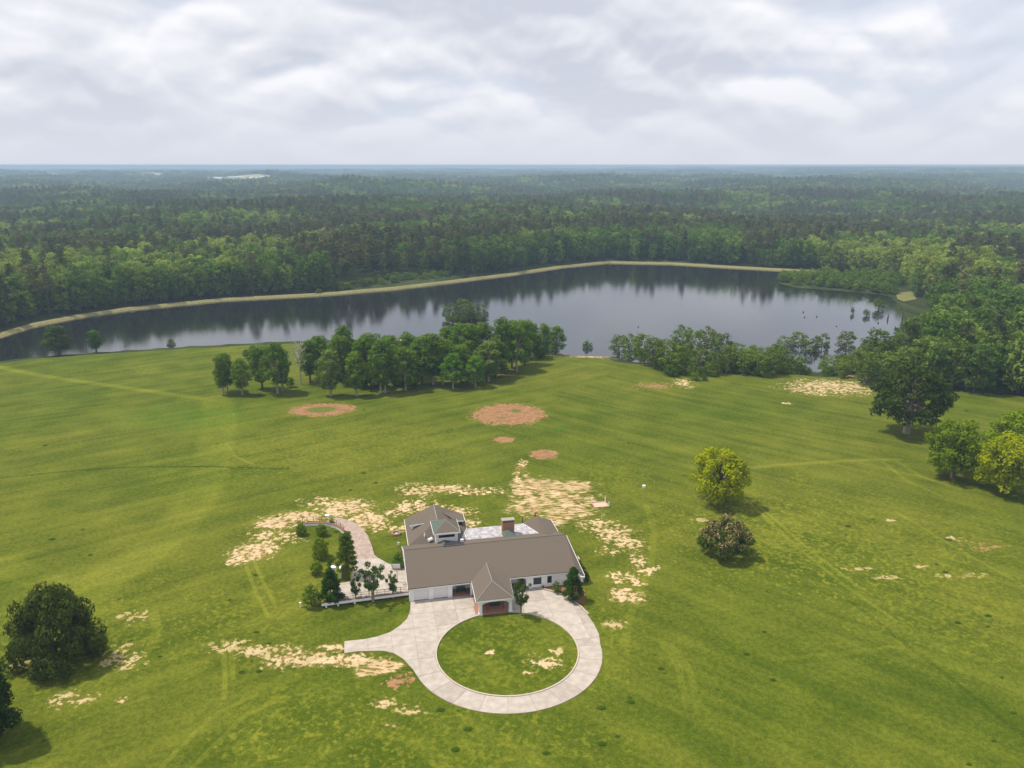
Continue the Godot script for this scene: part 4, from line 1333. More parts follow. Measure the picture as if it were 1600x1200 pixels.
func make_tree_kinds() -> void:
	var rng := RandomNumberGenerator.new()
	rng.seed = 101
	# tall lake-side hardwoods, 20 m
	for k in 5:
		var c := Shape.new()
		var t := Shape.new()
		var w := rng.randf_range(3.3, 4.6)
		var skew := rng.randf_range(0.35, 0.6)
		var blobs := profile_blobs(rng, 34, 3.6 + rng.randf() * 1.6, 19.0, func(f): return w * sqrt(maxf(0.04, 1.0 - pow(absf(f - skew) / maxf(skew, 1.0 - skew), 2.0))) * (1.0 if f < 0.6 else 0.85), 1.5, 0.95)
		spray(c, rng, blobs, 4000, 0.36, Color(0.090, 0.167, 0.016), Color(0.152, 0.239, 0.028))
		t.tube([Vector3(0, -0.6, 0), Vector3(0, 3, 0), Vector3(rng.randf_range(-0.5, 0.5), 10, 0), Vector3(rng.randf_range(-0.5, 0.5), 18, 0)], [0.42, 0.3, 0.2, 0.05], 7)
		limbs(t, rng, Vector3(0, 17, 0), 0.3, blobs, 4.0)
		kind_of("tall%d" % k, c, t)
	# broad round-headed lawn trees, 12 m tall, 6 m radius
	for k in 3:
		var c := Shape.new()
		var t := Shape.new()
		var blobs := profile_blobs(rng, 54, 2.2, 11.3, func(f): return 5.3 * sqrt(maxf(0.05, 1.0 - pow(absf(f - 0.42) / 0.6, 2.2))), 1.35, 0.8)
		spray(c, rng, blobs, 6500, 0.3, Color(0.090, 0.152, 0.010), Color(0.160, 0.239, 0.019))
		t.tube([Vector3(0, -0.5, 0), Vector3(0.05, 1.6, 0), Vector3(0, 6, 0), Vector3(0.2, 10, 0)], [0.55, 0.38, 0.25, 0.06], 8)
		limbs(t, rng, Vector3(0, 9, 0), 0.32, blobs, 1.8)
		kind_of("round%d" % k, c, t)
	# the dark spreading oak: wide, open, layered
	if true:
		var c := Shape.new()
		var t := Shape.new()
		var blobs := profile_blobs(rng, 84, 3.8, 13.0, func(f): return 7.4 * sqrt(maxf(0.06, 1.0 - pow(absf(f - 0.3) / 0.74, 2.0))), 1.55, 0.55)
		spray(c, rng, blobs, 9500, 0.34, Color(0.043, 0.072, 0.012), Color(0.080, 0.119, 0.019))
		t.tube([Vector3(0, -0.5, 0), Vector3(0, 2.5, 0), Vector3(0.2, 6, 0), Vector3(0.2, 11, 0)], [0.75, 0.55, 0.4, 0.08], 8)
		limbs(t, rng, Vector3(0, 10, 0), 0.45, blobs, 2.6)
		kind_of("oak", c, t)
	# a dense evergreen thicket: dome to the ground, 7 m tall, 8 m radius
	if true:
		var c := Shape.new()
		var t := Shape.new()
		var blobs := profile_blobs(rng, 90, 0.6, 6.6, func(f): return 7.6 * sqrt(maxf(0.06, 1.0 - pow(f, 2.4))), 1.3, 0.75)
		for b in blobs:
			b[0].z *= 0.8
		spray(c, rng, blobs, 12000, 0.3, Color(0.049, 0.072, 0.012), Color(0.096, 0.131, 0.025), 0.7, 0.4)
		for q in 5:
			t.tube([Vector3(0, -0.4, 0), Vector3(cos(q * 1.3) * 2.5, 2.5, sin(q * 1.3) * 2.5), Vector3(cos(q * 1.3) * 4.5, 4.5, sin(q * 1.3) * 3.5)], [0.3, 0.2, 0.06], 6)
		kind_of("thicket", c, t)
	# the blossoming low tree: flat-topped, 5 m tall, 5 m radius
	if true:
		var c := Shape.new()
		var t := Shape.new()
		var blobs := profile_blobs(rng, 80, 0.9, 4.6, func(f): return 4.6 * sqrt(maxf(0.2, 1.0 - pow(f, 4.0))), 0.85, 0.6)
		spray(c, rng, blobs, 5500, 0.24, Color(0.046, 0.075, 0.014), Color(0.087, 0.123, 0.023))
		var tops := []
		for b in blobs:
			if b[0].y > 2.0:
				tops.append([b[0] + Vector3(0, 0.3, 0), b[1] * Vector3(1.0, 0.7, 1.0)])
		spray(c, rng, tops, 1300, 0.17, Color(0.290, 0.174, 0.131), Color(0.32, 0.22, 0.16))
		for q in 6:
			t.tube([Vector3(0, -0.3, 0), Vector3(cos(q * 1.1) * 1.5, 1.6, sin(q * 1.1) * 1.5), Vector3(cos(q * 1.1) * 3.2, 3.2, sin(q * 1.1) * 3.2)], [0.2, 0.13, 0.04], 6)
		kind_of("blossom", c, t)
	# clipped-looking round shrubs, 1 m radius
	for k in 2:
		var c := Shape.new()
		var t := Shape.new()
		var blobs := profile_blobs(rng, 26, 0.25, 1.75, func(f): return 0.82 * sqrt(maxf(0.1, 1.0 - pow(absf(f - 0.42) * 1.75, 2.2))), 0.3, 0.9)
		spray(c, rng, blobs, 1900, 0.085, Color(0.065, 0.109, 0.008), Color(0.123, 0.181, 0.016))
		t.tube([Vector3(0, -0.1, 0), Vector3(0, 1.0, 0)], [0.08, 0.04], 5)
		kind_of("shrub%d" % k, c, t)
	# loose shrubs, 1 m radius, 2 m tall
	for k in 3:
		var c := Shape.new()
		var t := Shape.new()
		var blobs := profile_blobs(rng, 16, 0.3, 1.9, func(f): return 0.85 * sqrt(maxf(0.15, 1.0 - pow(absf(f - 0.4) * 1.5, 2.0))), 0.36, 0.85)
		spray(c, rng, blobs, 800, 0.11, Color(0.072, 0.123, 0.012), Color(0.145, 0.210, 0.025))
		for q in 3:
			t.tube([Vector3(0, -0.2, 0), Vector3(cos(q * 2.1) * 0.4, 1.3, sin(q * 2.1) * 0.4)], [0.06, 0.02], 5)
		kind_of("loose%d" % k, c, t)
	# teardrop conifers, 6 m tall, 2 m radius
	for k in 2:
		var c := Shape.new()
		var t := Shape.new()
		var blobs := profile_blobs(rng, 60, 0.6, 5.9, func(f): return 1.9 * pow(maxf(0.02, 1.0 - f), 0.6) * minf(1.0, 0.55 + f * 3.0), 0.42, 1.2)
		spray(c, rng, blobs, 6500, 0.15, Color(0.026, 0.061, 0.008), Color(0.061, 0.123, 0.014), 0.6, 0.4)
		t.tube([Vector3(0, -0.2, 0), Vector3(0, 4.5, 0)], [0.14, 0.03], 6)
		kind_of("teardrop%d" % k, c, t)
	# feathery cypress, 10 m tall, 2.5 m radius
	if true:
		var c := Shape.new()
		var t := Shape.new()
		var blobs := []
		for i in 46:
			var f := i / 46.0
			var a := i * 2.39996
			var r := lerpf(2.3, 0.7, f) * rng.randf_range(0.6, 1.15)
			blobs.append([Vector3(cos(a) * r, lerpf(2.4, 9.6, f), sin(a) * r), Vector3(0.75, 0.28, 0.75)])
		spray(c, rng, blobs, 4600, 0.24, Color(0.072, 0.123, 0.012), Color(0.131, 0.189, 0.026), 0.8, 0.3)
		for q in 3:
			t.tube([Vector3(0.3 * (q - 1), -0.3, 0), Vector3(0.2 * (q - 1), 3, 0.1), Vector3(0, 9.0, 0)], [0.24, 0.18, 0.04], 6)
		limbs(t, rng, Vector3(0, 9, 0), 0.14, blobs, 2.0)
		kind_of("cypress", c, t)
	# vase-shaped crape myrtles, 5.5 m tall, 2.4 m radius
	for k in 3:
		var c := Shape.new()
		var t := Shape.new()
		var blobs := []
		for i in 26:
			var f := i / 26.0
			var a := i * 2.39996 + rng.randf()
			var r := lerpf(0.8, 2.0, sqrt(f)) * rng.randf_range(0.45, 1.1)
			blobs.append([Vector3(cos(a) * r, lerpf(1.9, 5.2, f) + rng.randf_range(-0.3, 0.3), sin(a) * r), Vector3(0.5, 0.38, 0.5) * rng.randf_range(0.7, 1.25)])
		spray(c, rng, blobs, 2100, 0.16, Color(0.043, 0.090, 0.014), Color(0.087, 0.145, 0.025))
		for q in 4:
			var a := q * 1.57 + rng.randf()
			t.tube([Vector3(cos(a) * 0.12, -0.2, sin(a) * 0.12), Vector3(cos(a) * 0.2, 1.6, sin(a) * 0.2), Vector3(cos(a) * 1.0, 4.0, sin(a) * 1.0)], [0.14, 0.1, 0.03], 6)
		for b in blobs:
			t.tube([Vector3(b[0].x * 0.3, 2.0, b[0].z * 0.3), b[0]], [0.05, 0.015], 4)
		kind_of("myrtle%d" % k, c, t)
	# a bare pale tree
	if true:
		var c := Shape.new()
		var t := Shape.new()
		t.tube([Vector3(0, -0.5, 0), Vector3(0.1, 7, 0), Vector3(0, 13, 0), Vector3(0.5, 17, 0)], [0.42, 0.32, 0.18, 0.04], 7)
		for i in 22:
			var a := i * 2.39996
			var y := lerpf(7.0, 15.0, i / 22.0)
			var l := lerpf(4.6, 2.2, i / 22.0) * rng.randf_range(0.7, 1.1)
			var e := Vector3(cos(a) * l, y + l * 0.75, sin(a) * l)
			t.tube([Vector3(0, y, 0), Vector3(cos(a) * l * 0.5, y + l * 0.3, sin(a) * l * 0.5), e], [0.13, 0.09, 0.025], 5)
			for j in 3:
				t.tube([Vector3(cos(a) * l * 0.55, y + l * 0.38, sin(a) * l * 0.55), e + Vector3(rng.randfn(), rng.randfn() + 0.6, rng.randfn()) * 1.0], [0.05, 0.015], 4)
			spray(c, rng, [[e, Vector3(0.9, 0.6, 0.9)]], 9, 0.16, Color(0.145, 0.174, 0.043), Color(0.217, 0.232, 0.070))
		kind_of("bare", c, t)
	# forest trees: hardwood 17 m, pine 22 m
	for k in 5:
		var c := Shape.new()
		var t := Shape.new()
		var w := rng.randf_range(4.4, 6.0)
		var blobs := profile_blobs(rng, 24, 2.2, 16.0, func(f): return w * sqrt(maxf(0.06, 1.0 - pow(absf(f - 0.5) / 0.56, 2.0))), 1.75, 0.8)
		spray(c, rng, blobs, 900, 0.6, Color(0.85, 0.88, 0.85), Color(1.15, 1.12, 1.1))
		t.tube([Vector3(0, -2, 0), Vector3(0, 5, 0), Vector3(0, 13, 0)], [0.36, 0.28, 0.08], 6)
		kind_of("hardwood%d" % k, c, t)
	for k in 3:
		var c := Shape.new()
		var t := Shape.new()
		var blobs := []
		for i in 22:
			var f := i / 22.0
			var a := i * 2.39996 + rng.randf()
			var r := lerpf(3.1, 0.5, pow(f, 1.4)) * rng.randf_range(0.45, 1.1)
			blobs.append([Vector3(cos(a) * r, lerpf(10.5, 21.0, f) + rng.randf_range(-0.5, 0.5), sin(a) * r), Vector3(1.25, 0.62, 1.25) * rng.randf_range(0.7, 1.2)])
		spray(c, rng, blobs, 760, 0.5, Color(0.85, 0.88, 0.85), Color(1.15, 1.12, 1.1), 0.9, 0.4)
		t.tube([Vector3(0, -2, 0), Vector3(0, 10, 0), Vector3(0, 20, 0)], [0.36, 0.26, 0.06], 6)
		for b in blobs:
			if rng.randf() < 0.4:
				t.tube([Vector3(0, b[0].y - 0.5, 0), b[0]], [0.09, 0.03], 4)
		kind_of("pine%d" % k, c, t)
	# far away, coarser
	for k in 4:
		var c := Shape.new()
		var w := rng.randf_range(4.2, 5.4)
		var blobs := profile_blobs(rng, 10, 5.0, 15.5, func(f): return w * sqrt(maxf(0.06, 1.0 - pow(absf(f - 0.5) / 0.56, 2.0))), 2.3, 0.8)
		spray(c, rng, blobs, 200, 1.15, Color(0.85, 0.88, 0.85), Color(1.15, 1.12, 1.1))
		K["far_hardwood%d" % k] = [c.mesh()]
	for k in 2:
		var c := Shape.new()
		var blobs := []
		for i in 9:
			var f := i / 9.0
			var a := i * 2.39996
			var r := lerpf(3.0, 0.3, f)
			blobs.append([Vector3(cos(a) * r, lerpf(9.0, 20.5, f), sin(a) * r), Vector3(1.9, 1.2, 1.9)])
		spray(c, rng, blobs, 150, 1.0, Color(0.85, 0.88, 0.85), Color(1.15, 1.12, 1.1), 0.9, 0.5)
		K["far_pine%d" % k] = [c.mesh()]
	# a grove of some twenty crowns for the hazy distance
	for k in 3:
		var c := Shape.new()
		for i in 20:
			var at := Vector3(rng.randf_range(-16, 16), 0, rng.randf_range(-16, 16))
			var top := rng.randf_range(11, 19)
			var r := rng.randf_range(3.2, 5.2)
			spray(c, rng, [[at + Vector3(0, top - 3.5, 0), Vector3(r, 4.0, r)]], 34, 2.1, Color(0.8, 0.84, 0.82), Color(1.2, 1.16, 1.12))
		K["grove%d" % k] = [c.mesh()]

var leaf_tints := {}

func tint(c: Color) -> StandardMaterial3D:
	if not leaf_tints.has(c):
		leaf_tints[c] = leafy(c)
	return leaf_tints[c]

func plant(kind: String, called: String, label: String, category: String, at: Vector3, size: Vector3, turn: float, c := Color.WHITE, bark: Material = null, group := "") -> Node3D:
	var o := thing(called, label, category, at, turn, group)
	o.scale = size
	part(o, "trunk" if category == "tree" else "stem", K[kind][1], bark if bark else M.bark)
	if K[kind][0].get_surface_count():
		part(o, "crown" if category == "tree" else "foliage", K[kind][0], tint(c))
	return o

func plant_at(kind: String, called: String, label: String, category: String, px: float, base: float, top: float, width: float, own_h: float, own_r: float, c := Color.WHITE, bark: Material = null, group := "", level := INF, turn := 0.0) -> Node3D:
	# stands where its foot shows, as tall and as wide (in pixels) as it shows
	var at := on_ground(px, base) if level == INF else at_level(px, base, level)
	var h := tall(at, px, top) / own_h
	var r := width / 2.0 * metres_per_pixel(at) / own_r
	return plant(kind, called, label, category, at, Vector3(r, h, r), turn, c, bark, group)

func make_lawn_trees() -> void:
	var w := Color(1, 1, 1)
	plant_at("thicket", "evergreen_thicket", "broad dense dark evergreen with many stems on the worn lawn by the tall dark conifer", "tree", 92, 1030, 923, 172, 7.0, 8.3, Color(1.0, 1.0, 0.8))
	plant_at("teardrop0", "dark_conifer", "tall dark conifer casting its shadow on the grass, cut off by the edge", "tree", -20, 1158, 990, 128, 6.0, 2.1, Color(0.75, 0.7, 0.8))
	plant_at("round0", "lime_tree", "round yellow green tree standing alone on the lawn", "tree", 1121, 786, 702, 92, 12.0, 5.8, Color(2.7, 1.9, 0.15))
	plant_at("blossom", "blossom_tree", "low dark flat-topped tree flecked with pinkish blossom", "tree", 1131, 866, 814, 84, 5.0, 4.7, Color(1.5, 1.45, 1.3))
	plant_at("oak", "oak_tree", "dark spreading oak with a pale trunk at the edge of the wood", "tree", 1416, 677, 573, 126, 13.6, 8.2, w, M.bark_pale)
	plant_at("round1", "green_tree", "round mid green lawn tree with its trunk showing, beside the larger yellow green one", "tree", 1487, 747, 656, 92, 12.0, 5.8, Color(1.35, 1.25, 0.5))
	plant_at("round2", "green_tree", "large yellow green lawn tree with leaves down to the grass", "tree", 1570, 770, 678, 104, 12.0, 5.8, Color(2.4, 1.75, 0.2), null, "", INF, 1.0)
	plant_at("round0", "green_tree", "mid green lawn tree half hidden behind the large yellow green one", "tree", 1588, 733, 644, 112, 12.0, 5.8, Color(1.4, 1.3, 0.5), null, "", INF, 2.0)
	# beside the terrace
	plant_at("teardrop0", "teardrop_conifer", "dense dark teardrop conifer at the corner of the terrace edge beam", "tree", 518, 943, 889, 39, 6.1, 1.7, w)
	plant_at("loose0", "bright_shrub", "loose bright green shrub in front of the teardrop conifer", "shrub", 488, 948, 915, 30, 2.1, 1.05, Color(1.15, 1.15, 0.9))
	plant_at("cypress", "feathery_cypress", "tall feathery cypress with red brown stems beside the curling path", "tree", 544, 906, 831, 44, 9.8, 3.0, w, M.wood)
	plant_at("myrtle0", "crape_myrtle", "slender crape myrtle next to the teardrop conifer along the terrace edge", "tree", 556, 941, 896, 24, 5.5, 2.4, w, M.bark_pale, "crape myrtles along the terrace edge")
	plant_at("myrtle1", "crape_myrtle", "largest crape myrtle, the middle one of three along the terrace edge", "tree", 583, 940, 879, 45, 5.5, 2.4, Color(1.05, 1.1, 0.9), M.bark_pale, "crape myrtles along the terrace edge")
	plant_at("myrtle2", "crape_myrtle", "small crape myrtle in front of the basketball hoop", "tree", 614.5, 935, 896, 24, 5.5, 2.4, w, M.bark_pale, "crape myrtles along the terrace edge")
	plant_at("myrtle1", "crape_myrtle", "crape myrtle at the tip of the grass circle beside the entrance porch", "tree", 814, 961, 906, 35, 5.5, 2.4, Color(1.1, 1.1, 1.0), M.bark_pale, "", INF, 1.3)
	plant_at("teardrop1", "rounded_conifer", "dense rounded dark conifer at the gable end of the house", "tree", 895, 937, 889, 33, 5.9, 1.65, Color(0.9, 1.0, 0.8))
	var g := "round shrubs on the lawn beside the terrace"
	plant_at("shrub0", "round_shrub", "clipped round shrub at the open end of the curved white wall", "shrub", 470.5, 836, 818, 18, 2.0, 0.9, Color(1.4, 1.4, 0.8), null, g)
	plant_at("shrub1", "round_shrub", "clipped round shrub under the middle of the curved white wall", "shrub", 502.5, 837, 819, 20, 2.0, 0.9, Color(1.4, 1.4, 0.8), null, g)
	plant_at("shrub0", "round_shrub", "largest round shrub, yellow green, beside the feathery cypress", "shrub", 501, 872, 839, 29, 2.0, 0.9, Color(1.8, 1.65, 0.8), null, g, INF, 1.0)
	plant_at("shrub1", "round_shrub", "round shrub between the largest one and the teardrop conifer", "shrub", 495, 897.5, 877, 22, 2.0, 0.9, Color(1.6, 1.5, 0.8), null, g, INF, 2.0)
	plant_at("loose1", "small_shrub", "small grey green shrub beside the pale green pole box", "shrub", 515, 887, 874, 10, 2.1, 1.05, Color(0.7, 0.8, 1.1))
	plant_at("loose2", "small_shrub", "small dark shrub behind the curved railing", "shrub", 519, 820, 812, 11, 2.0, 1.05, Color(0.55, 0.7, 0.8))
	plant_at("loose0", "broad_shrub", "dark leafy shrub against the garage side behind the basketball hoop", "shrub", 624, 893, 866, 24, 2.1, 1.05, Color(0.6, 0.8, 0.8))
	plant_at("loose1", "broad_shrub", "orange tinged shrub at the corner of the rear wing", "shrub", 629, 868, 857, 9, 2.1, 1.05, Color(2.2, 1.0, 0.8))
	plant_at("loose2", "bed_shrub", "sprawling shrub in the planting bed beside the rounded conifer", "shrub", 869, 926, 910, 18, 2.1, 1.05, Color(0.85, 0.95, 1.0))
	plant_at("loose1", "bed_shrub", "tiny bright plant in the planting bed under the two windows", "shrub", 848.5, 920, 915, 5, 2.1, 1.05, w)
	# the hedge along the gable end
	var hedge := thing("hedge", "narrow dark hedge along the gable end of the house", "hedge", HOUSE_AT, deg_to_rad(HOUSE_TURN))
	var s := Shape.new()
	var rng := RandomNumberGenerator.new()
	rng.seed = 103
	var blobs := []
	for k in 26:
		var f := k / 25.0
		blobs.append([lp(lerpf(30.3, 30.75, f), lerpf(8.0, -0.2, f), rng.randf_range(0.6, 1.5)), Vector3(0.4, 0.65, 0.45)])
	spray(s, rng, blobs, 1700, 0.13, Color(0.020, 0.035, 0.006), Color(0.040, 0.065, 0.010))
	part(hedge, "foliage", s.mesh(), tint(w))
	var stems := Shape.new()
	for k in 9:
		stems.tube([lp(lerpf(30.3, 30.75, k / 8.0), lerpf(8.0, -0.2, k / 8.0), -0.1), lp(lerpf(30.3, 30.75, k / 8.0), lerpf(8.0, -0.2, k / 8.0), 1.3)], [0.05, 0.02], 5)
	part(hedge, "stem", stems.mesh(), M.bark)
	# the grove between the lawn and the lake: [x, foot row, top row, width, kind, tint, label]
	var front := "hardwood with a pale trunk on the lawn side of the lakeside grove"
	var behind := "hardwood deep inside the lakeside grove, its trunk hidden"
	var small := "slender young tree at the open end of the lakeside grove"
	var list := [
		[349, 617, 551, 30, small], [356, 612, 548, 30, small], [379, 617, 556, 34, small], [410, 607, 536, 40, behind], [434, 615, 529, 44, front], [442, 611, 540, 36, front], [454, 605, 588, 14, small],
		[517, 619, 542, 46, front], [533, 596, 520, 40, behind], [540, 590, 504, 42, behind], [557, 619, 546, 44, front], [573, 605, 520, 46, behind], [595, 615, 532, 44, front], [602, 614, 524, 40, front],
		[634, 610, 538, 46, front], [640, 590, 516, 48, behind], [660, 600, 522, 44, behind], [677, 601, 516, 48, front], [692, 601, 524, 40, front], [708, 607, 548, 38, front], [735, 590, 502, 46, behind], [743, 605, 553, 36, front],
		[763, 596, 530, 50, front], [722, 585, 500, 44, behind], [755, 580, 500, 46, behind], [785, 582, 492, 44, behind], [807, 581, 500, 44, front], [800, 575, 496, 40, behind], [820, 570, 495, 38, behind], [828, 560, 500, 36, front], [850, 556, 503, 30, front], [869, 554, 507, 30, front], [610, 585, 520, 46, behind], [580, 582, 517, 44, behind], [500, 592, 520, 44, behind], [485, 598, 528, 38, behind], [700, 578, 506, 44, behind], [840, 562, 520, 26, behind], [555, 584, 528, 40, behind], [670, 582, 520, 40, behind], [615, 600, 535, 40, behind], [775, 590, 525, 44, behind], [645, 605, 545, 38, behind], [720, 598, 535, 40, behind],
	]
	var i := 0
	for q in list:
		var c: Color = [Color(1, 1, 1), Color(0.85, 0.92, 0.95), Color(1.12, 1.1, 0.9), Color(0.92, 1.0, 0.8)][i % 4]
		if q[0] == 517 or q[0] == 763: c = Color(1.25, 1.1, 1.9)
		if q[0] == 708 or q[0] == 743: c = Color(1.0, 1.2, 0.7)
		var group := "trees of the lakeside grove"
		var look: String = ["mid green ", "blue green ", "yellow green ", "deep green "][i % 4]
		if q[0] == 517 or q[0] == 763: look = "pale grey green "
		if q[0] == 708 or q[0] == 743: look = "short bright green "
		plant_at("tall%d" % (i * 3 % 5), "grove_tree", look + q[4], "tree", q[0], q[1], q[2], q[3] * 1.12, 21.3, 4.9, c, M.bark_pale if q[4] != behind else M.bark, group, INF, i * 1.7)
		i += 1
	plant_at("bare", "bare_tree", "leafless pale grey tree in the lakeside grove", "tree", 470, 601, 526, 40, 18.0, 5.5, Color.WHITE, M.bark_white)
	for q in [[398, 578, 540, 24], [385, 560, 546, 14]]:
		plant_at("tall1", "grove_tree", behind, "tree", q[0], q[1], q[2], q[3], 19.8, 4.9, Color(0.9, 1.0, 1.0), M.bark, "trees of the lakeside grove")
	# undergrowth in the grove
	for k in 40:
		var px := rng.randf_range(490, 870)
		var line := lerpf(612, 560, smoothstep(640.0, 880.0, px)) - rng.randf_range(4, 26)
		plant_at("loose%d" % (k % 3), "undergrowth_shrub", "low dark shrub growing under the lakeside grove", "shrub", px, line, line - rng.randf_range(9, 16), rng.randf_range(14, 26), 2.1, 1.05, Color(0.6, 0.75, 0.75), null, "shrubs under the lakeside grove", INF, k * 0.7)
	# loners at the water's edge
	plant_at("tall2", "shore_tree", "dark open-crowned tree alone at the lake edge across from the embankment", "tree", 92, 556, 506, 48, 21.0, 4.9, Color(0.6, 0.6, 0.9))
	plant_at("tall0", "shore_tree", "small round tree at the lake edge next to the dark open-crowned one", "tree", 151, 551, 514, 30, 21.0, 4.9, Color(0.7, 0.85, 1.0))
	plant_at("loose0", "shore_shrub", "small pale shrub alone on the grassy lake edge", "shrub", 268, 542, 529, 14, 2.1, 1.05, Color(0.9, 1.0, 1.3))

func make_shore_plants() -> void:
	var rng := RandomNumberGenerator.new()
	rng.seed = 111
	# the islet's trees
	for q in [[697, 498, 478, 16], [708, 500, 473, 16], [726, 499, 466, 24], [714, 501, 484, 16], [742, 500, 475, 18], [737, 502, 484, 16], [752, 500, 474, 14], [759, 499, 486, 12], [731, 497, 480, 18], [748, 502, 490, 12]]:
		var at := at_level(q[0], q[1], WATER + 0.5)
		var r: float = q[3] / 2.0 * metres_per_pixel(at) / 5.0
		var h := tall(at, q[0], q[2]) / 16.8
		plant("hardwood%d" % (rng.randi() % 5), "islet_tree", "small tree crowded on the islet in the lake", "tree", at, Vector3(r, h, r), rng.randf() * TAU, [Color(0.115, 0.160, 0.030), Color(0.130, 0.190, 0.021), Color(0.090, 0.130, 0.027)][rng.randi() % 3], M.bark_pale, "trees on the islet")
	for k in 12:
		var px := rng.randf_range(698, 758)
		var at := at_level(px, rng.randf_range(499, 504), WATER + 0.5)
		plant("loose%d" % (k % 3), "islet_shrub", "low bright shrub along the edge of the islet", "shrub", at, Vector3.ONE * rng.randf_range(1.0, 1.9), k * 1.1, Color(1.1, 1.15, 0.9), null, "shrubs on the islet")
	# small clumps in the shallows
	for q in [[1331.5, 490, 480, 7, "tiny yellowish bush on a stump in the lake"], [1354, 493.5, 483.5, 13, "small bush in the lake, the middle one of three"], [1373, 483.5, 466, 20, "largest of the three bushes standing in the lake"]]:
		var at := at_level(q[0], q[1], WATER)
		var r: float = q[3] / 2.0 * metres_per_pixel(at) / 1.05
		plant("loose%d" % (rng.randi() % 3), "lake_bush", q[4], "shrub", at, Vector3(r, tall(at, q[0], q[2]) / 2.1, r), 0.0, Color(0.95, 1.05, 0.9), null, "bushes in the lake")
	# the marshy thicket between the lawn and the open water: [x, foot row, top row, width]
	var marsh := [[966, 558, 524, 26], [985, 566, 524, 30], [1005, 570, 522, 30], [1022, 575, 530, 28], [1047, 582, 536, 34], [1065, 560, 510, 30], [1083, 562, 518, 28], [1104, 560, 512, 30], [1125, 566, 520, 30], [1050, 566, 528, 26], [1093, 582, 545, 30], [1112, 584, 548, 26], [1135, 582, 540, 28], [1160, 584, 548, 30], [1182, 586, 552, 32], [1205, 586, 548, 28], [1150, 562, 536, 26], [1175, 566, 540, 24], [1222, 582, 546, 26], [1225, 548, 525, 20], [1247, 548, 519, 26], [1265, 560, 530, 20], [1283, 552, 522, 24], [1321, 552, 518, 26], [1300, 586, 556, 34], [1316, 590, 565, 24], [1370, 575, 516, 44], [1350, 600, 556, 36], [1375, 598, 548, 40], [1395, 570, 536, 30], [1412, 560, 500, 34], [1430, 590, 530, 34], [1340, 572, 548, 26], [1195, 560, 542, 20], [1030, 560, 530, 20], [1405, 592, 552, 40]]
	var colors := [Color(0.125, 0.195, 0.018), Color(0.145, 0.210, 0.022), Color(0.105, 0.155, 0.027), Color(0.150, 0.190, 0.039), Color(0.095, 0.150, 0.018)]
	for q in marsh:
		var at := on_ground(q[0], q[1])
		var r: float = q[3] * 1.15 / 2.0 * metres_per_pixel(at) / 5.0
		var h := tall(at, q[0], q[2]) / 16.6
		var pick := rng.randi() % 5
		var side := "by the dip of the lawn crest" if q[0] < 1075 else ("in its middle" if q[0] < 1215 else "at its end near the wood")
		plant("hardwood%d" % (rng.randi() % 5), "marsh_tree", "%s bushy tree in the marsh strip, %s" % [["fresh green", "yellow green", "grey green", "pale olive", "deep green"][pick], side], "tree", at, Vector3(r, h, r), rng.randf() * TAU, colors[pick], M.bark_pale, "trees in the marsh strip")
	for k in 220:
		var px := rng.randf_range(955, 1400)
		var py := rng.randf_range(545, 589)
		if px < 1040 and py > 556 + (px - 955) * 0.28:
			continue
		if px > 1228 and px < 1285 and py > 558 and py < 582:
			continue
		var at := on_ground(px, py)
		if lake_distance(at.x, at.z) < -3.0:
			continue
		var z := rng.randf_range(1.4, 3.4)
		var pick := rng.randi() % 4
		var side := "by the dip of the lawn crest" if px < 1075 else ("in its middle" if px < 1215 else "at its end near the wood")
		plant("loose%d" % (k % 3), "marsh_shrub", "%s shrub among the marsh strip trees, %s" % [["fresh green", "yellow green", "deep green", "pale dusty"][pick], side], "shrub", at, Vector3(z, z * rng.randf_range(0.6, 1.1), z), rng.randf() * TAU, [Color(1.15, 1.2, 0.9), Color(1.45, 1.35, 1.0), Color(0.9, 1.05, 0.9), Color(1.6, 1.35, 1.6)][pick], null, "shrubs in the marsh strip")
	plant_at("loose1", "lawn_shrub", "bright shrub at the foot of the marsh strip on the lawn edge", "shrub", 1085, 594, 581, 18, 2.1, 1.05, Color(1.25, 1.35, 0.8))
	plant_at("loose2", "lawn_shrub", "low dark shrub next to the bright one on the lawn edge", "shrub", 1099, 594, 583, 14, 2.1, 1.05, Color(0.7, 0.9, 0.8))
	plant_at("loose0", "lawn_shrub", "round shrub where the lawn dips to the lake between grove and marsh", "shrub", 918, 553, 533, 20, 2.1, 1.05, Color(0.85, 1.0, 0.8))
	# the scrubby spit under the end of the embankment
	for k in 130:
		var px := rng.randf_range(1216, 1405)
		var py := rng.randf_range(lerpf(430, 436, (px - 1216) / 184.0), lerpf(443, 460, (px - 1216) / 184.0))
		var at := at_level(px, py, WATER + 0.5)
		if lake_distance(at.x, at.z) < 1.0:
			continue
		at.y = height_at(at.x, at.z)
		var z := rng.randf_range(2.0, 4.2)
		var pick := rng.randi() % 3
		var side := "near the tip of the spit" if px < 1275 else ("in the middle of the spit" if px < 1335 else "at the root of the spit")
		plant("loose%d" % (k % 3), "spit_shrub", "low %s shrub %s below the embankment" % [["bright green", "mid green", "yellow green"][pick], side], "shrub", at, Vector3(z, z * 0.8, z), rng.randf() * TAU, [Color(1.3, 1.3, 1.0), Color(1.05, 1.15, 0.9), Color(1.5, 1.4, 1.1)][pick], null, "shrubs on the spit")

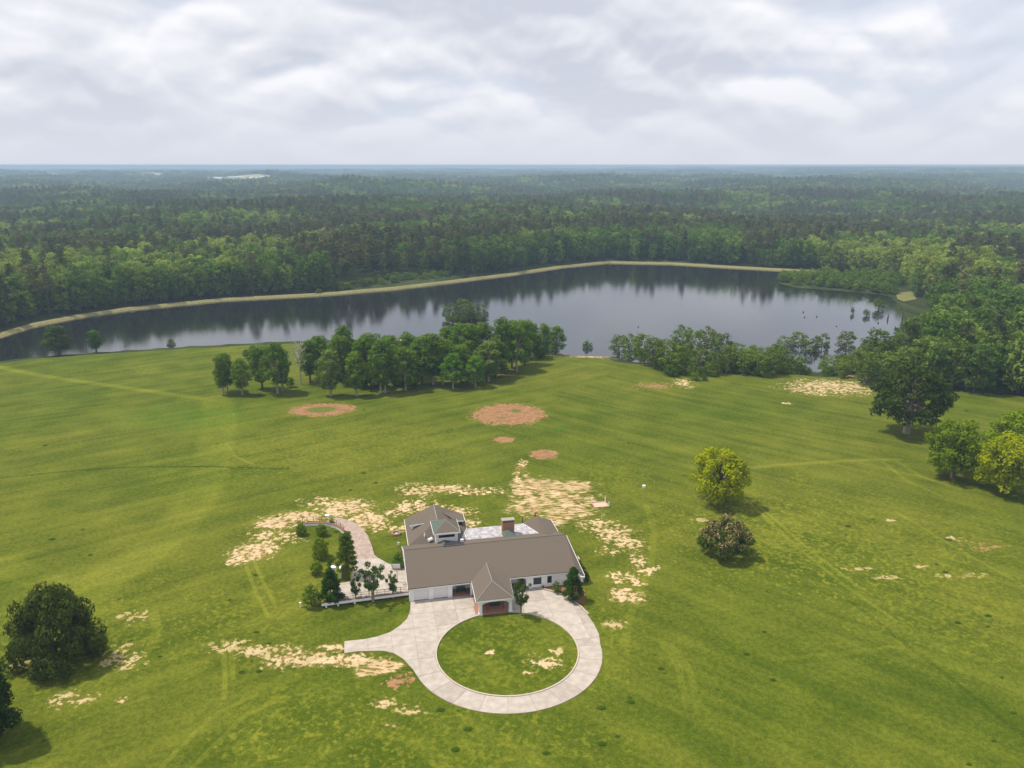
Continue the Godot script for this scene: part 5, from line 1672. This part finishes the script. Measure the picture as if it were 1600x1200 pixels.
func make_weeds() -> void:
	var rng := RandomNumberGenerator.new()
	rng.seed = 119
	var where := []
	var patchy := noise(120, 0.02, 2)
	while where.size() < 130:
		var p := on_ground(rng.randf_range(-40, 1640), rng.randf_range(640, 1230))
		if patchy.get_noise_2d(p.x, p.z) < 0.08:
			continue
		var d := Vector2(p.x, p.z).distance_to(RING)
		if d < 15.5 or p.z < -112.0 and p.z > -150.0 and absf(p.x) < 42.0 or p.z > -113.0 and p.z < -96.0 and p.x > -30.0 and p.x < 0.0:
			continue
		where.append(p)
	var mm := MultiMesh.new()
	mm.transform_format = MultiMesh.TRANSFORM_3D
	mm.mesh = K["loose0"][0]
	mm.instance_count = where.size()
	for i in where.size():
		var s := 0.14 + 0.4 * pow(rng.randf(), 2.0)
		mm.set_instance_transform(i, Transform3D(Basis(Vector3.UP, rng.randf() * TAU).scaled(Vector3(s * 1.3, s * 0.28, s * 0.9)), where[i] - Vector3(0, 0.05, 0)))
	var o := MultiMeshInstance3D.new()
	o.name = "weeds"
	o.multimesh = mm
	o.material_override = tint(Color(0.95, 1.05, 0.8))
	tag(o, "low dark weed tufts scattered over the mown lawn", "weeds", "", "stuff")
	add_child(o)

func make_scrub() -> void:
	var rng := RandomNumberGenerator.new()
	rng.seed = 117
	for k in 110:
		var f := rng.randf()
		var px := lerpf(490, 708, f)
		var py := lerpf(463, 434, pow(f, 0.8)) - rng.randf_range(-1, 9)
		var at := at_level(px, py, WATER)
		if not Geometry2D.is_point_in_polygon(Vector2(at.x, at.z), scrub_outlines[1]):
			continue
		at.y = height_at(at.x, at.z)
		var z := rng.randf_range(1.2, 3.0)
		var pick := rng.randi() % 3
		plant("loose%d" % (k % 3), "scrub_bush", "low %s scrub bush in the opening behind the embankment" % ["bright green", "mid green", "yellow green"][pick], "shrub", at, Vector3(z, z * 0.75, z), rng.randf() * TAU, [Color(1.3, 1.3, 1.0), Color(1.0, 1.1, 0.9), Color(1.5, 1.4, 1.1)][pick], null, "scrub behind the embankment")

func in_wood(x: float, z: float, away: float) -> bool:
	var p := Vector2(x, z)
	if away < 900.0:
		if z > -350.0 and x < 132.0:
			return false
		if Geometry2D.is_point_in_polygon(p, lawn_outline):
			return false
		if -z > 270.0 and -z < 700.0 and absf(x) < 330.0:
			var s := lake_distance(x, z)
			if s < 5.0:
				return false
			if s < 17.0:
				for i in dam_line.size() - 1:
					if Geometry2D.get_closest_point_to_segment(p, dam_line[i], dam_line[i + 1]).distance_to(p) < 11.0:
						return false
	if away < 900.0:
		for c in scrub_outlines:
			if Geometry2D.is_point_in_polygon(p, c):
				return false
	for c in clearing_outlines:
		if Geometry2D.is_point_in_polygon(p, c):
			return false
	return true

func make_forest() -> void:
	var rng := RandomNumberGenerator.new()
	rng.seed = 121
	var stand := noise(122, 0.0045, 3)     # pines here, hardwoods there
	var hue := noise(123, 0.0028, 3)
	var greens := [Color(0.085, 0.150, 0.026), Color(0.140, 0.215, 0.034), Color(0.250, 0.310, 0.055), Color(0.100, 0.180, 0.024)]
	var pines := [Color(0.08, 0.1, 0.04), Color(0.18, 0.18, 0.08)]
	var places := {}
	var near := []
	for band in [[180.0, 900.0, 6.4], [900.0, 1800.0, 7.6], [1800.0, 4000.0, 11.5], [4000.0, 10300.0, 27.0]]:
		var step: float = band[2]
		var z := -50.0
		while z > -band[1]:
			var x: float = -band[1] * 0.72
			while x < band[1] * 0.72:
				var px: float = x + rng.randf_range(-0.5, 0.5) * step
				var pz := z + rng.randf_range(-0.5, 0.5) * step
				x += step
				var away := Vector2(px, pz).length()
				if away < band[0] or away > band[1] or absf(px) > -pz * 0.80 + 60.0:
					continue
				if not in_wood(px, pz, away):
					continue
				var s := stand.get_noise_2d(px, pz)
				var g := hue.get_noise_2d(px, pz)
				var pine := (s > 0.12 and rng.randf() < 0.85 or rng.randf() < 0.12) and not (away < 620.0 and px > 90.0 and rng.randf() < 0.8)
				var c: Color
				if pine:
					c = pines[0].lerp(pines[1], rng.randf()) * rng.randf_range(0.8, 1.25)
				else:
					c = greens[2 if rng.randf() < 0.16 + g * 1.5 else [0, 1, 3][rng.randi() % 3]] * rng.randf_range(0.7, 1.3)   # stands differ in their share of yellow-green kinds
				c.a = 1.0
				var size := rng.randf_range(0.75, 1.35)
				var basis := Basis(Vector3.UP, rng.randf() * TAU).scaled(Vector3(size * rng.randf_range(0.85, 1.2), size, size * rng.randf_range(0.85, 1.2)))
				var at := Vector3(px, height_at(px, pz), pz)
				if band[1] <= 900.0:
					near.append([away, at, basis, pine, c])
					continue
				var kind: String
				if band[1] <= 1800.0:
					kind = "pine%d" % (rng.randi() % 3) if pine else "hardwood%d" % (rng.randi() % 5)
				elif band[1] <= 4000.0:
					kind = "far_pine%d" % (rng.randi() % 2) if pine else "far_hardwood%d" % (rng.randi() % 4)
				else:
					kind = "grove%d" % (rng.randi() % 3)
				if not places.has(kind):
					places[kind] = []
				places[kind].append([Transform3D(basis, at), c])
			z -= step
	# the 300 nearest trees that the frame shows are things of their own; the rest are the wood
	near.sort_custom(func(a, b): return a[0] < b[0])
	var kept := 0
	for q in near:
		var at: Vector3 = q[1]
		var depth := (EYE - at.y) * sin(pitch) - at.z * cos(pitch)
		var shown := absf(at.x) / depth < 0.66
		if shown and kept < 300:
			kept += 1
			var kind: String = "pine%d" % (kept % 3) if q[3] else "hardwood%d" % (kept % 5)
			var level: Color = (pines[kept % 2] if q[3] else [greens[0], greens[1], greens[2].lerp(greens[1], 0.5), greens[3]][kept % 4])
			var right: bool = at.x > 60.0
			var label: String
			if q[3]:
				label = ["dark ", "olive "][kept % 2] + "pine"
			else:
				label = ["deep green ", "mid green ", "light yellow green ", "fresh green "][kept % 4] + "hardwood"
			var girth: float = q[2].get_scale().y
			label = ("tall " if girth > 1.15 else ("low " if girth < 0.92 else "middling ")) + label + " in the wood "
			if not right:
				label += "behind the embankment"
			elif at.z > -265.0:
				label += "bordering the lawn behind the spreading oak"
			elif at.z > -345.0:
				label += "beside the marsh strip"
			elif at.z > -440.0:
				label += "by the lake inlet with the three bushes"
			else:
				label += "at the root of the spit"
			var o := plant(kind, "pine_tree" if q[3] else "hardwood_tree", label, "tree", at, Vector3.ONE, 0.0, level, M.bark, "trees in the near woods")
			o.transform = Transform3D(q[2], at)
			continue
		var other: String = "pine%d" % (rng.randi() % 3) if q[3] else "hardwood%d" % (rng.randi() % 5)
		if not places.has(other):
			places[other] = []
		places[other].append([Transform3D(q[2], at), q[4]])
	var wood := Node3D.new()
	wood.name = "forest"
	tag(wood, "mixed forest of pines and hardwoods reaching to the horizon beyond the lake", "forest", "", "stuff")
	add_child(wood)
	var count := 0
	for kind in places:
		var mm := MultiMesh.new()
		mm.transform_format = MultiMesh.TRANSFORM_3D
		mm.use_colors = true
		mm.mesh = K[kind][0]
		mm.instance_count = places[kind].size()
		for i in places[kind].size():
			mm.set_instance_transform(i, places[kind][i][0])
			mm.set_instance_color(i, places[kind][i][1])
		count += mm.instance_count
		var o := MultiMeshInstance3D.new()
		o.name = "crowns"
		o.multimesh = mm
		o.material_override = tint(Color.WHITE)
		o.set_meta("kind", "stuff")
		wood.add_child(o, true)
	print("forest trees ", count, " own ", kept)
